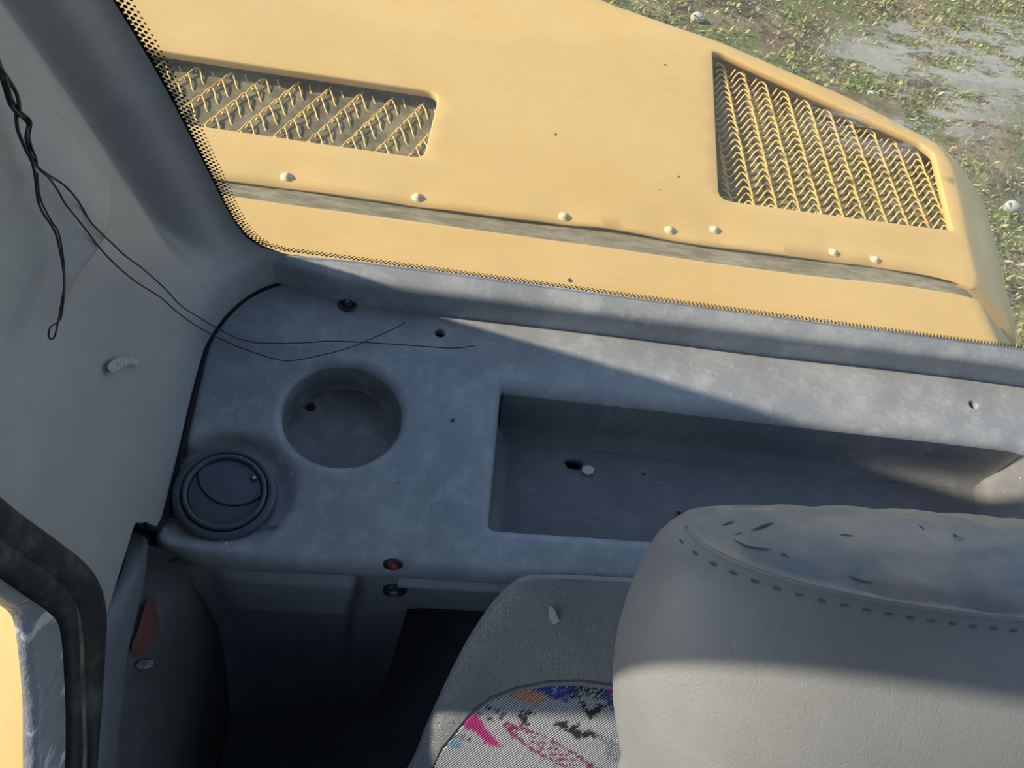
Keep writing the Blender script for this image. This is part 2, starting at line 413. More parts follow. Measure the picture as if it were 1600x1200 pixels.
tilt = np.random.uniform(.05, 1.1, n); ux, uy = np.cos(ang), np.sin(ang)
z0 = GZ + np.random.uniform(.0, .05, n)
base = np.stack([cx, cy, z0], 1); d1 = np.stack([ux * np.cos(tilt), uy * np.cos(tilt), np.sin(tilt)], 1) * ln[:, None]
side = np.stack([-uy, ux, np.zeros(n)], 1) * wd[:, None] * .5
q = np.stack([base, base + d1 * .5 + side, base + d1, base + d1 * .5 - side], 1).reshape(-1, 3)
greens = np.array([(.26, .33, .08), (.37, .42, .14), (.18, .25, .06), (.46, .46, .20), (.48, .36, .20), (.30, .19, .11)])
pk = np.random.choice(6, n, p=[.28, .26, .2, .12, .09, .05]); pk = np.where(dens < -.3, np.random.choice([4, 5, 3, 0], n), pk)
tint = greens[pk] * np.random.uniform(.55, 1.15, (n, 1))
grass = mesh('grass', q, np.arange(n * 4).reshape(-1, 4), M['leaf'], smooth=False)
ca = grass.data.color_attributes.new('tint', 'FLOAT_COLOR', 'POINT')
ca.data.foreach_set('color', np.c_[np.repeat(tint, 4, 0), np.ones(n * 4)].ravel())
tag(grass, 'low green grass and weeds growing on the soil beyond the hood', 'grass', None, 'stuff')
def stone(px, py, r, label):
    c = atz(px, py, GZ + .03); b = MB(); th = np.linspace(0, 2 * math.pi, 10, endpoint=False)
    P = [[c + np.array([rr * r * math.cos(a) * (1 + .2 * math.sin(3 * a + r * 90)), rr * r * .75 * math.sin(a), h * r]) for a in th] for rr, h in ((.02, .55), (.6, .45), (.95, .1), (.9, -.4))]
    b.grid(P, close_v=True, flip=False); o = b.build('stone', M['stone']); tag(o, label, 'stone'); return o
stone(1090, 26, .035, 'pale stone lying in the grass just behind the far hood edge')
stone(1582, 322, .04, 'pale stone in the grass by the rounded right end of the hood')
stone(1362, 146, .022, 'small pale pebble in the grass below the dried glass streaks')

# ------------------------------------------------------------------ engine hood outside the rear window
HZ = -.06
hood = empty('engine_hood', (.2, .7, HZ), 'sunlit yellow engine hood with two mesh grilles behind the rear window', 'engine hood')
def hz_(px, py): return tuple(atz(px, py, HZ)[:2])
near = [hz_(x, y) for x, y in ((350, 279), (460, 292), (640, 318), (800, 340), (950, 356), (1100, 382), (1250, 400), (1370, 414), (1450, 428))]
out_h = [(-.75, near[0][1] + .008)] + near + [hz_(1500, 440), hz_(1523, 452), hz_(1522, 430), hz_(1508, 372), hz_(1496, 310), hz_(1482, 255), hz_(1460, 222)] + [hz_(1330, 154), hz_(1130, 66), hz_(962, 8), (-.1, 1.16), (-.75, 1.35)]
out_h = resample(ccw(round_poly(out_h, .02, 4)), .012)
h1 = [hz_(150, 71), hz_(690, 143), hz_(665, 248), hz_(150, 185)]
h1 = [(h1[0][0] - .1, h1[0][1] + .01), h1[1], h1[2], (h1[3][0] - .1, h1[3][1] + .01)]
h1 = resample(ccw(round_poly(h1, .016, 7)), .006)
h2 = [hz_(1112, 76), hz_(1130, 80), hz_(1440, 222), hz_(1462, 240), hz_(1492, 361), hz_(1122, 312)]
h2 = resample(ccw(round_poly(h2, [.006, .012, .008, .012, .004, .016], 6)), .006)
DIP = [hz_(448, 273), hz_(653, 306), hz_(882, 337), hz_(1048, 358), hz_(1118, 357), hz_(1305, 392), hz_(1370, 403)]
def hood_z(x, y):
    z = HZ - .0008 * (1 + np.sin(x * 9 + y * 5))
    d = np.array([math.hypot(x - a, y - c) for a, c in DIP]).min()
    return z - .002 * math.exp(-(d / .022) ** 2)
v, f = fill2d(out_h, [h1, h2], .016)
b = MB(); b.add([(x, y, hood_z(x, y)) for x, y in v], f)
r = rim(out_h, [(0, 0), (.004, .0006), (.008, .0022), (.02, .008), (.045, .021), (.07, .034), (.088, .046), (.098, .065), (.102, .1), (.103, .8)], hood_z)
hn_ = loop_normals(out_h); rr_ = np.array(r.v).reshape(-1, len(out_h), 3)
for k_ in range(len(rr_)):                                     # only the right end slopes out; the far edge drops away
    sc_ = .18 + .82 * sstep(.55, .9, hn_[:, 0]); rr_[k_, :, :2] = out_h + (rr_[k_, :, :2] - out_h) * sc_[:, None]
r.v = [tuple(p) for p in rr_.reshape(-1, 3)]
near_i = np.array([(p[1] < .592 and p[0] < .63) for p in out_h])
rv = np.array(r.v).reshape(-1, len(out_h), 3)                 # the long near edge is a plain folded lip, not a wide curve
for k_ in range(len(rv)):
    for i in np.where(near_i)[0]:
        w_ = sstep(.52, .63, out_h[i][0])
        rv[k_, i] = (1 - w_) * np.array([out_h[i][0], out_h[i][1], hood_z(*out_h[i]) - .0015 * min(k_, 2) - .0003 * k_]) + np.array([0, .004 * max(0, k_ - 1), 0]) + w_ * rv[k_, i]
b.add(rv.reshape(-1, 3), r.f)
for h in (h1, h2):
    r = rim(h, [(0, 0), (.0012, .0004), (.002, .0015), (.002, .008), (.0, .010)], hood_z, -1); b.add(r.v, r.f)
b.build('hood_panel', M['yellow'], hood, weld=True)
# backing behind the meshes, olive for the haze over the dark inside
for dz_, h in ((.0222, h1), (.040, h2)):
    lo, hi = h.min(0) - .03, h.max(0) + .03
    bb = MB(); gx, gy = np.meshgrid(np.linspace(lo[0], hi[0], 40), np.linspace(lo[1], hi[1], 24), indexing='ij')
    bb.grid(np.stack([gx, gy, HZ - dz_ + .001 * np.sin(gx * 260)], 2)); bb.build('grille_backing', M['backing_haze'], hood)
def grille(h, cell, poly, row, r, label, margin=0.0):
    big = [tuple(p + n_ * .004) for p, n_ in zip(h, loop_normals(h))]
    lo, hi = h.min(0) - .08, h.max(0) + .08; b = MB()
    L = cell; rows = int((hi[1] - lo[1]) / row[1]) + 2
    for i in range(rows):
        y0 = lo[1] + i * row[1]; sh = (i * row[0]) % L
        pts = []
        for j in range(int((hi[0] - lo[0]) / L) + 2):
            for px_, py_, pz_ in poly: pts.append((lo[0] - L + sh + j * L + px_, y0 + py_, HZ - .019 + pz_))
        pts = smooth_curve(np.array(pts) + np.random.normal(0, .0003, (len(pts), 3)), 3)
        ok = inside(pts[:, :2] - np.array([margin, -margin * .3]), big); s = 0
        while s < len(pts):
            if not ok[s]: s += 1; continue
            e = s
            while e < len(pts) and ok[e]: e += 1
            if e - s >= 2: b.tube(pts[s:e], r, 5)
            s = e
    o = b.build('grille_mesh', M['mesh'], hood); o['label'] = label
grille(h1, .0345, [(0, 0, 0), (.0074, .0155, .001), (.0125, .008, .000), (.0175, -.004, -.0032), (.028, -.006, -.009)], (.0074, .0150), .0009, 'expanded metal mesh of the left grille opening')
grille(h2, .0293, [(0, 0, .0), (.006, .0065, .003), (.0125, .001, .002), (.0175, -.008, -.003), (.0245, -.005, -.006)], (.0004, .0122), .0012, 'expanded metal mesh of the right grille opening', .016)
for x, y in DIP:                                               # domed rivets with a washer
    z = hood_z(x, y); b = MB(); b.lathe((x, y, z), [(.0001, .0048), (.0022, .0044), (.0036, .0026), (.0040, .0014), (.0062, .0012), (.0066, -.001)], 18)
    b.build('rivet', M['rivet'], hood)
# strip in the hood gap, its olive carries glass haze, and the cowl
def gap_line(dx): return [(p[0], p[1] - dx) for p in near]
def by_x(pts, n=150):
    pts = np.array(pts); xs_ = np.linspace(pts[0, 0], pts[-1, 0], n); return np.stack([xs_, np.interp(xs_, pts[:, 0], pts[:, 1])], 1)
near_full = by_x([(-.75, near[0][1] + .006)] + near + [(.64, .575), (.69, .565), (.74, .55), (.85, .49)])
cut = [hz_(x, y) for x, y in ((352, 306), (460, 322), (640, 346), (800, 368), (950, 388), (1100, 410), (1250, 430), (1400, 446), (1480, 458))]
cut_full = by_x([(-.75, cut[0][1] + .006)] + cut + [(.66, .546), (.70, .535), (.74, .52), (.85, .46)])
n_ = min(len(near_full), len(cut_full))
A = np.c_[near_full[:n_], np.full(n_, HZ - .006)]; B_ = np.c_[cut_full[:n_], np.full(n_, HZ - .006)]
A[:, 1] += .02; B_[:, 1] -= .02
drop = np.maximum(0, A[:, 0] - .648) * .60
A[:, 2] -= drop; B_[:, 2] -= drop
b = MB().grid([A, A * .67 + B_ * .33 + np.array([0, 0, .001]), A * .33 + B_ * .67 + np.array([0, 0, .001]), B_]); b.build('hazed_gap_strip', M['seal'], hood)
rows = []
for t_ in [-.003, 0] + list(np.linspace(.02, 1, 12)):
    P = []
    for (x, y) in cut_full:
        y1 = .395; yy = y + (y1 - y) * max(t_, 0)
        hump = .006 * math.exp(-((t_ - .62) / .12) ** 2) * sstep(.25, .5, x)
        zz = HZ + .001 - math.hypot(.60 * max(0, x - .648), .0) * sstep(.64, .665, x) + hump - (.012 if t_ < 0 else 0)
        P.append((x, yy + (.0005 if t_ < 0 else 0), zz))
    rows.append(P)
MB().grid(rows, flip=False).build('cowl_panel', M['yellow'], hood)
b = MB().lathe(np.array(atz(890, 438, HZ + .001)), [(.0001, .0012), (.002, .0008), (.0026, -.0004)], 12); b.build('cowl_dark_spot', M['dark'], hood)  # raised dark disc stands in for a small hole in the cowl

# ------------------------------------------------------------------ unseen cab shell (roof, right side, front), partly closed to cut fill light
floor = MB().box((-.6, -1.25, -.54), (.85, .6, -.50)).build('floor', M['floor'], smooth=False); tag(floor, 'dark dirty cab floor behind the seat', None, None, 'structure')
ceil = MB().box((-.30, -1.3, .80), (.90, .47, .84)).build('ceiling', M['cab'], smooth=False); tag(ceil, 'grey cab roof lining', None, None, 'structure')
b = MB()
b.box((.74, -1.2, -.54), (.78, .40, -.05)); b.box((.74, .30, -.05), (.78, .40, .80)); b.box((.74, -1.2, -.05), (.78, -.42, .80))  # front part filled in to cut the fill light inside
wr = b.build('wall_right', M['cab'], smooth=False); tag(wr, 'unseen right cab side with one window opening, front part closed to dim the cab', None, None, 'structure')
b = MB(); b.box((-.28, -1.25, -.54), (.78, -1.2, .42)); b.box((-.27, -1.2, -.54), (-.22, -.62, .80))  # front and left front closed up to dim light from ahead
wf = b.build('wall_front', M['cab'], smooth=False); tag(wf, 'unseen front cab wall raised to block fill light under the windscreen opening', None, None, 'structure')

# ------------------------------------------------------------------ rear window: pane, frit band and dots
window = empty('window_1', (.28, .41, .02), 'dusty rear window pane with a dotted black border', None, None, 'structure')
left_px = [(178, -4), (213, 52), (247, 110), (275, 162), (302, 215), (328, 268), (352, 318), (368, 346), (384, 366), (406, 381), (445, 392)]
edge = [np.array(at(x, y, GN, GD)) for x, y in left_px]
top = edge[0] + (edge[0] - edge[1]) / np.linalg.norm(edge[0] - edge[1]) * .62
def gpt(x, z): return np.array([x, GD - .2 * z, z])
bot = [np.array(at(x, y, GN, GD)) for x, y in ((445, 392), (600, 412), (900, 452), (1200, 492), (1600, 545))]
path = [top] + edge + bot[1:] + [gpt(.72, bot[-1][2])]
path2 = resample(np.array([(p[0], p[2]) for p in path]), .0034, closed=False)
tx = np.gradient(path2, axis=0); tx /= np.linalg.norm(tx, axis=1)[:, None]; nin = np.stack([-tx[:, 1], tx[:, 0]], 1)
pane = [gpt(x - .03 * n0, z - .03 * n1) for (x, z), (n0, n1) in zip(path2[::6], nin[::6])] + [gpt(.74, .78)]
out = np.array([0, .98, .2]) * .005
k = len(pane); b = MB(); b.v = [tuple(p + np.array([0, .0006, 0])) for p in pane] + [tuple(p + out) for p in pane]
b.f = [tuple(range(k)), tuple(range(2 * k - 1, k - 1, -1))] + [(i, i + k, (i + 1) % k + k, (i + 1) % k) for i in range(k)]
b.build('glass', M['glass'], window, smooth=False)
off = np.array([0, -.0004, 0])
MB().grid([[gpt(x - n0 * .03, z - n1 * .03) + off for (x, z), (n0, n1) in zip(path2, nin)],
           [gpt(x + n0 * w_, z + n1 * w_) + off for (x, z), (n0, n1), w_ in zip(path2, nin, .0003 - .004 * sstep(-.10, -.07, path2[:, 0]))]]).build('frit_band', M['frit'], window)
b = MB()
for i, ((x, z), nn) in enumerate(zip(path2, nin)):
    leftness = 1 - sstep(-.115, -.075, x); rows = 4 if leftness > .3 else 3
    for r_ in range(rows):
        rad = (.00135, .0012, .0010, .0007)[r_] * (.85 + .15 * leftness); o_ = (.0008 + r_ * .0024) * (.8 + .2 * leftness) + .0008 * (1 - leftness)
        c = path2[i] + nn * o_ + tx[i] * (.0017 if r_ % 2 else 0)
        ring = [gpt(c[0] + rad * math.cos(a), c[1] + rad * math.sin(a)) + off * 1.5 for a in np.linspace(0, 2 * math.pi, 8, endpoint=False)]
        b.add(ring, [tuple(range(8))])
d = b.build('frit_dots', M['frit'], window, smooth=False); d['kind'] = 'stuff'

# ------------------------------------------------------------------ left wall liner
WN = (1, 0, .15); WD = -.121
def xw(z): return WD - .15 * z
def glass_edge(z):
    P = np.array(path[:len(edge) + 1])[::-1]                # rising z
    if z < P[0][2]: return P[0].copy()
    return np.array([np.interp(z, P[:, 2], P[:, k_]) for k_ in range(3)])
JAMB = [(.045, .120), (.10, .129), (.20, .137), (.34, .125), (.80, .10)]  # unseen upper jamb shaped to lay the sun edge on the seat
def yjamb(z): return float(np.interp(z, [a for a, _ in JAMB], [c for _, c in JAMB]))
S = np.linspace(0, 1, 110); Tt = np.r_[np.linspace(0, .16, 26), np.linspace(.16, .45, 60)[1:], np.linspace(.45, 1, 30)[1:]]
P = np.zeros((len(S), len(Tt), 3))
def liner_pt(s, z):
    g = glass_edge(z); y0 = min(yjamb(z), .2); x0 = xw(z)
    yk = g[1] - .075                                        # straight part, then a curve that turns in to the glass edge
    if s < .6:
        q_ = s / .6; p = np.array([x0, y0 + (yk - y0) * q_, z]); nrm = np.array([1., 0, .15])
    else:
        q_ = (s - .6) / .4; p0 = np.array([x0, yk, z]); p1 = np.array([x0 - .004, g[1] - .004, z]); m_ = .42 * (1 - float(sstep(.0, .075, z))); p1 = p1 * (1 - m_); p2 = np.array([g[0] + .001, g[1] - .003, z]); p1 = p1 + m_ * (p0 + p2) / 2
        p = (1 - q_) ** 2 * p0 + 2 * q_ * (1 - q_) * p1 + q_ ** 2 * p2; nrm = np.array([1., -.35, .15])
    return p, nrm
for i, s in enumerate(S):
    for j, t_ in enumerate(Tt):
        y_guess = .13 + .25 * s
        zb = .034 + (-.022 - .034) * sstep(.172, .186, y_guess)
        z = zb + (.80 - zb) * t_
        p, nrm = liner_pt(s, z); g = glass_edge(z)
        dg = math.dist(p, g)
        dsp = -.021 * math.exp(-((dg - .038) / .0115) ** 2) * sstep(.03, .09, z)              # valley beside the pillar
        # shallow moulded crease that runs forward and down
        yy, zz = p[1], p[2]
        dsp += .0135 * sstep(.163, .177, zz) * (1 - sstep(.18, .30, zz)) * math.exp(-((yy - .268) / .038) ** 2)
        dsp += .0008 * math.sin(yy * 37 + zz * 21)
        P[i, j] = p + nrm * dsp
LP = P.copy()
b = MB().grid(P)
b.grid(np.stack([P[:, 0], P[:, 0] + np.array([-.006, 0, 0])], 0), flip=True)                 # folded bottom edge
wl = b.build('wall_left', M['liner']); tag(wl, 'grey moulded cab liner on the left beside the rear window', None, None, 'structure')
# chalky scuff on the liner: thin dried paint
def on_liner(px, py, lift=.0): return at(px, py, WN, WD + lift)
scuff = [(167, 574), (172, 566), (180, 560), (188, 558), (200, 558), (212, 559), (222, 562), (221, 570), (212, 571), (204, 569), (196, 573), (186, 577), (175, 583)]
bb = MB(); cpt = on_liner(188, 567, .0026); pts = [on_liner(x, y, .0022) for x, y in scuff]
bb.add([cpt] + pts, [(0, (i + 1) % len(pts) + 1, i + 1) for i in range(len(pts))])
bb.build('paint_smear', M['white2'], wl, smooth=False)['label'] = 'chalky white smear on the liner'

# ------------------------------------------------------------------ left side window: rubber seal, groove, sealant, pane
win2 = empty('window_2', (-.14, .08, .06), 'side window corner with thick rubber seal and grey sealant', None, None, 'structure')
def side(px, lift=0.0):
    C_ = [np.array(at(x, y, WN, WD + lift)) for x, y in px]
    return C_
curves = {'o': [(0, 780), (75, 836), (127, 877), (150, 911), (159, 945), (160, 985), (156, 1040), (152, 1100), (142, 1200)],
          'g1': [(0, 838), (52, 878), (98, 913), (114, 942), (118, 985), (120, 1040), (122, 1100), (124, 1200)],
          'g2': [(0, 858), (60, 896), (107, 932), (123, 958), (129, 1000), (131, 1050), (133, 1110), (134, 1200)],
          'i': [(0, 904), (49, 937), (86, 962), (97, 982), (101, 1015), (103, 1060), (106, 1120), (104, 1200)],
          'y': [(0, 934), (20, 945), (34, 957), (40, 972), (44, 995), (48, 1040), (53, 1090), (53, 1200)]}
curves['g1'], curves['g2'] = curves['g2'], curves['g1']      # outer groove line first
def ext(C_, k_off):
    """carries a curve on up the jamb and forward along the sill, outside the picture"""
    up = [np.array([xw(z), yjamb(z) + C_[0][1] - yjamb(C_[0][2]), z]) for z in (.70, .55, .42, .30, .24)]
    up = [u for u in up if u[2] > C_[0][2] + .03]
    fw = [C_[-1] + np.array([0, -.05, -.025]), C_[-1] + np.array([0, -.15, -.05]), C_[-1] + np.array([0, -.5, -.06]), C_[-1] + np.array([0, -1.15, -.06])]
    for p in fw: p[0] = xw(p[2])
    return smooth_curve(up + C_ + fw, 5)
cv = {k_: ext(side(v_, -.005 if k_ == 'y' else 0), 0) for k_, v_ in curves.items()}
nmin = min(len(c) for c in cv.values())
cv = {k_: resample(c, .004, False) for k_, c in cv.items()}
def even(c, n=220):
    s = np.r_[0, np.cumsum(np.linalg.norm(np.diff(c, axis=0), axis=1))]; t_ = np.linspace(0, 1, n)
    return np.stack([np.interp(t_ * s[-1], s, c[:, k_]) for k_ in range(3)], 1)
def par(c):                                                   # same stations on every curve: by nearest point of the outer curve
    o_ = even(cv['o']); return o_
O = even(cv['o'], 260)
def match(c):
    D = np.linalg.norm(O[:, None] - c[None], axis=2); idx = np.maximum.accumulate(D.argmin(1)); q_ = c[idx].copy()
    for _ in range(3): q_[1:-1] = (q_[:-2] + 2 * q_[1:-1] + q_[2:]) / 4
    return q_
G1, G2, I_, Yl = (match(resample(cv[k_], .0015, False)) for k_ in ('g1', 'g2', 'i', 'y'))
def lift(c, h): return c + np.array([h, 0, h * .15])
def band(a, c, hs): return [lift(a + (c - a) * t_, h) for t_, h in hs]
MB().grid(band(O, G1, [(-.02, -.006), (0, .0008), (.08, .0030), (.3, .0040), (.6, .0038), (.88, .0025), (1, .0005)])).build('outer_seal', M['rubber'], win2)
MB().grid(band(G1, G2, [(0, .0005), (.25, .0012), (.75, .0012), (1, .0005)])).build('seal_groove', M['groove'], win2)
MB().grid(band(G2, I_, [(0, .0005), (.1, .0022), (.4, .0032), (.75, .0028), (.95, .001), (1, -.006)])).build('inner_seal', M['rubber'], win2)
MB().grid(band(I_, Yl, [(0, -.006), (.06, 0), (.2, .002), (.45, .001), (.8, .001), (1.0, .0), (1.0, -.005)])).build('sealant_bead', M['sealant'], win2)
gp = [lift(p, -.004) for p in (I_ + (Yl - I_) * .9)] + [np.array([xw(.72), -1.1, .72])]
k = len(gp); b = MB(); b.v = [tuple(p) for p in gp] + [tuple(p + np.array([-.005, 0, 0])) for p in gp]
b.f = [tuple(range(k)), tuple(range(2 * k - 1, k - 1, -1))]
b.build('glass', M['side_glass'], win2, smooth=False)
# outer skin of the cab corner, added to stop sun leaking past the liner
b = MB()
zz = np.linspace(.03, .80, 40); b.grid([[(xw(z) - .03, yjamb(z) - .004, z) for z in zz], [(xw(z) - .03, .425 - .2 * z, z) for z in zz]])
b.grid([[(xw(z) - .03, yjamb(z) - .004, z) for z in zz], [(xw(z) - .008, yjamb(z) - .002, z) for z in zz]])
sill = cv['o'][[i for i in range(len(cv['o'])) if cv['o'][i][2] < .10]]
b.grid([[p + np.array([-.004, .0, .0]) for p in sill], [p + np.array([-.03, .0, -.01]) for p in sill], [np.array([p[0] - .03, p[1], -.52]) for p in sill]])
b.grid([[(-.152, .09, z) for z in np.linspace(-.52, .05, 8)], [(-.152, .42, z) for z in np.linspace(-.52, .05, 8)]])
sk = b.build('wall_left_skin', M['cab'], smooth=False); tag(sk, 'unseen outer cab skin added behind the left liner to stop sun leaks', None, None, 'structure')
# strip under the window and the dark lower side panel
SL = [(214, 832), (204, 885), (184, 935), (160, 972), (152, 1000), (150, 1087), (138, 1200)]
SR = [(228, 850), (226, 905), (211, 975), (200, 1020), (193, 1087), (185, 1150), (180, 1200)]
a_ = [np.array(at(x, y, WN, WD - .004)) for x, y in SL]; c_ = [np.array(atx(x, y, -.1215)) for x, y in SR]
fwd = lambda p, q: [p[-1] + np.array([0, -.08, -.03]) * q, p[-1] + np.array([0, -.3, -.06]) * q, p[-1] + np.array([0, -1.0, -.08]) * q]
A = smooth_curve(a_ + fwd(a_, 1), 6); C2 = smooth_curve(c_ + fwd(c_, 1), 6)
n_ = min(len(A), len(C2)); A, C2 = A[:n_], C2[:n_]
MBs = MB().grid([A + np.array([-.004, 0, 0]), A, A * .7 + C2 * .3 + np.array([.002, 0, .001]), A * .35 + C2 * .65 + np.array([.0032, 0, .001]), C2, C2 + np.array([-.002, .0, -.01])])
st = MBs.build('trim_1', M['strip']); tag(st, 'grey strip running down under the side window seal', None, None, 'structure')
LOW = [(262, 878), (288, 902), (312, 930), (333, 965), (347, 1005), (354, 1050), (358, 1090), (361, 1128)]
l_ = [np.array(aty(x, y, .168)) for x, y in LOW]
l_[-1][2] = -.5; l_ += [np.array([l_[-1][0] - .0, .14, -.5]), np.array([l_[-1][0] - .002, .10, -.5])]
l_ += fwd(l_, np.array([0, 1, 0]))
Lc = smooth_curve(l_, 6); Cx = even(C2, 90); Lx = even(Lc, 90)
Lx = np.array([Lx[i] for i in range(90)])
rows = []
for t_ in np.linspace(0, 1, 24):
    p = Cx * (1 - t_) + Lx * t_; p[:, 0] += .012 * math.sin(math.pi * t_) ; p[:, 1] += .0; rows.append(p)
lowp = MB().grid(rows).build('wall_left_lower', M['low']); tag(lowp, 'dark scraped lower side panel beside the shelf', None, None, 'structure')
# red primer showing through where the panel is scraped: thin flakes of bared paint
lv = np.array(rows)
def patch(px_poly, mat, name, label):
    def hit(x, y):                                            # nearest point of the panel to the sight line, lifted a hair
        r_ = ROT @ np.array([x - 800, y - 600, F_PX]); r_ /= np.linalg.norm(r_)
        q_ = lv.reshape(-1, 3) - CAM; t_ = q_ @ r_; d_ = np.linalg.norm(q_ - t_[:, None] * r_, axis=1); k_ = d_.argsort()[:4]
        w_ = 1 / (d_[k_] + 1e-5); t0 = (t_[k_] * w_).sum() / w_.sum(); return CAM + r_ * (t0 - .004)
    pts = [hit(x, y) for x, y in px_poly]; c = np.mean(pts, 0) ; b = MB()
    b.add([c] + pts, [(0, (i + 1) % len(pts) + 1, i + 1) for i in range(len(pts))])
    o = b.build(name, mat, lowp); o['label'] = label
t = NT('bare_grey'); M['bare'] = t.done(t.bsdf(t.mix(t.ramp(t.noise(250, 4), .4, .6), (.11, .1, .1), (.27, .25, .25)), .6))
t = NT('red_primer'); c = t.mix(t.ramp(t.noise(120, 4, .7), .4, .65), (.17, .042, .02), (.07, .035, .03)); M['primer'] = t.done(t.bsdf(c, .6))
patch([(231, 938), (240, 934), (246, 942), (243, 952), (249, 962), (248, 985), (240, 1000), (230, 1012), (222, 1022), (207, 1018), (206, 1005), (216, 985), (221, 965), (226, 948)], M['primer'], 'primer_patch', 'red primer bared by scraping')
patch([(216, 1033), (226, 1030), (240, 1032), (238, 1042), (222, 1046), (212, 1042)], M['bare'], 'bare_patch', 'pale scraped spot')

# ------------------------------------------------------------------ rear lower wall: apron under the shelf, dark recess
def apron_y(x, z):
    y = .179
    bl = sstep(-.105, -.07, x) * (1 - sstep(.000, .006, x))
    y -= .010 * bl * sstep(-.015, -.03, z) * (1 - sstep(-.085, -.105, z) * .9)
    y += .006 * math.exp(-((x - .0045) / .004) ** 2) * sstep(-.05, -.06, z)
    y -= .004 * sstep(.0, .05, x) * math.exp(-((z + .03) / .012) ** 2)
    y += .02 * sstep(-.02, -.004, z)
    y -= .035 * sstep(-.09, -.118, x) * sstep(-.01, -.06, z)
    return y
xs = np.r_[np.linspace(-.135, .06, 90), np.linspace(.06, .72, 30)[1:]]; zs = np.r_[np.linspace(-.004, -.115, 50)]
P = np.array([[(x, apron_y(x, z), z) for z in zs] for x in xs])
b = MB()
cutx = .043
for i in range(len(xs)):
    for j, z in enumerate(zs):
        if xs[i] > cutx - .02:                                # bottom edge of the apron over the recess
            lim = -.094 + .02 * (1 - sstep(cutx - .02, cutx + .01, xs[i])) * -1
            P[i, j, 2] = max(z, lim) if z > lim else lim; P[i, j, 1] = apron_y(xs[i], P[i, j, 2])
b.grid(P)
kk = xs <= cutx
low_rows = [P[kk, -1], P[kk, -1] + np.array([0, .002, -.02]), P[kk, -1] + np.array([0, .004, -.10]), np.c_[xs[kk], np.full(kk.sum(), .172), np.full(kk.sum(), -.50)]]
b.grid(np.stack(low_rows, 1))
e = P[kk, -1][-1]
b.grid([[e, e + np.array([0, .15, 0])], [np.array([cutx, .172, -.5]), np.array([cutx, .32, -.5])]])
wrr = b.build('wall_rear', M['apron']); tag(wrr, 'dark moulded wall under the rear shelf', None, None, 'structure')
b = MB().box((-.20, .33, -.52), (.74, .35, -.075)).box((-.20, .40, -.10), (.74, .405, .004)).box((-.20, .33, -.085), (.74, .405, -.075)); rec = b.build('wall_rear_recess', M['black'], smooth=False); tag(rec, 'recess behind the seat under the shelf, shade painted black, with added boxes against light leaks', None, None, 'structure')  # near-black paints the recess shade; rear boxes added against light leaks

# ------------------------------------------------------------------ moulded rear shelf
shelf = empty('storage_shelf', (.2, .18, 0), 'blue-grey moulded plastic shelf with cup well and long tray below the rear window', 'shelf')
VC = np.array(atz(352, 768)[:2])
def shelf_z(x, y):
    rc = math.hypot(x - VC[0], y - VC[1])
    z = -.0080 * sstep(.0445, .0385, rc) * sstep(.170, .206, y)
    z += .0005 * math.sin(x * 23) * math.sin(y * 31)
    z += .004 * sstep(.36, .385, y) * 0
    return z
def s2(px, py): return tuple(atz(px, py)[:2])
out_s = [s2(245, 846), s2(299, 690), s2(336, 520), s2(352, 462), s2(366, 447), s2(395, 434), s2(437, 427), (-.084, .402), (.69, .402), (.69, .180), (.30, .180), (.13, .180), (.03, .180), (-.06, .178)]
out_s = resample(ccw(round_poly(out_s, [.008, .006, .02, .012, .008, .01, .006, 0, 0, .02, .02, .02, .02, .02], 5)), .005)
CUP = (-.019, .2865); CR = .0490
cup = circle(*CUP, CR, 72)
tray = round_poly([(.0885, .334), (.583, .329), (.548, .200), (.0775, .1985)], [.018, .030, .02, .016], 9)
tray = resample(ccw(tray), .004)
hole_pts = [(*s2(688, 519), .0050), (*s2(1521, 633), .0050)]
small = [circle(x, y, r_, 20) for x, y, r_ in hole_pts]
v, f = fill2d(out_s, [np.array(cup), tray] + [np.array(h) for h in small], .0042)
b = MB(); b.add([(x, y, shelf_z(x, y)) for x, y in v], f)
front = rim(out_s, [(.010 * math.sin(a) * .6, .010 * (1 - math.cos(a))) for a in np.linspace(0, math.pi / 2, 7)] + [(.006, .016), (.003, .02)], shelf_z)
fv_ = np.array(front.v).reshape(-1, len(out_s), 3); bk = out_s[:, 1] > .372     # the back stops at the ledge groove
fv_[:, bk, 0] = out_s[bk, 0]; fv_[:, bk, 1] = out_s[bk, 1]; b.add(fv_.reshape(-1, 3), front.f)
for h in small:
    r_ = rim(h, [(0, 0), (.0003, .0001), (.0006, .0005), (.0006, .008)], shelf_z, -1); b.add(r_.v, r_.f)
CUP_PROF = [(0, 0)] + [(.007 * math.sin(a), .007 * (1 - math.cos(a))) for a in np.linspace(.15, 1.45, 8)] + [(.0072, .018), (.0076, .0275), (.0080, .029), (.0105, .0305)]
r_ = rim(cup, CUP_PROF[:9], shelf_z, -1); b.add(r_.v, r_.f)
TRAY_PROF = [(0, 0)] + [(.009 * math.sin(a), .009 * (1 - math.cos(a))) for a in np.linspace(.15, 1.35, 8)] + [(.0105, .025), (.0135, .040), (.0165, .046), (.021, .0495), (.026, .0505)]
L = np.array(tray); NN = -loop_normals(L); TD = .0505
TR = []
for o_, d_ in TRAY_PROF:
    ring = []
    for (x, y), (nx, ny) in zip(L, NN):
        right = sstep(.535, .560, x) * (nx < 0) * abs(nx)      # the right end slopes a little
        o2 = o_ * (1 + .5 * float(sstep(.2, .98, -ny))) if d_ < .03 else o_ + .5 * .0092 * float(sstep(.2, .98, -ny))
        ring.append((x + nx * (o_ + right * max(0, d_ - .004) * .22), y + ny * o2, shelf_z(x, y) - d_))
    TR.append(ring)
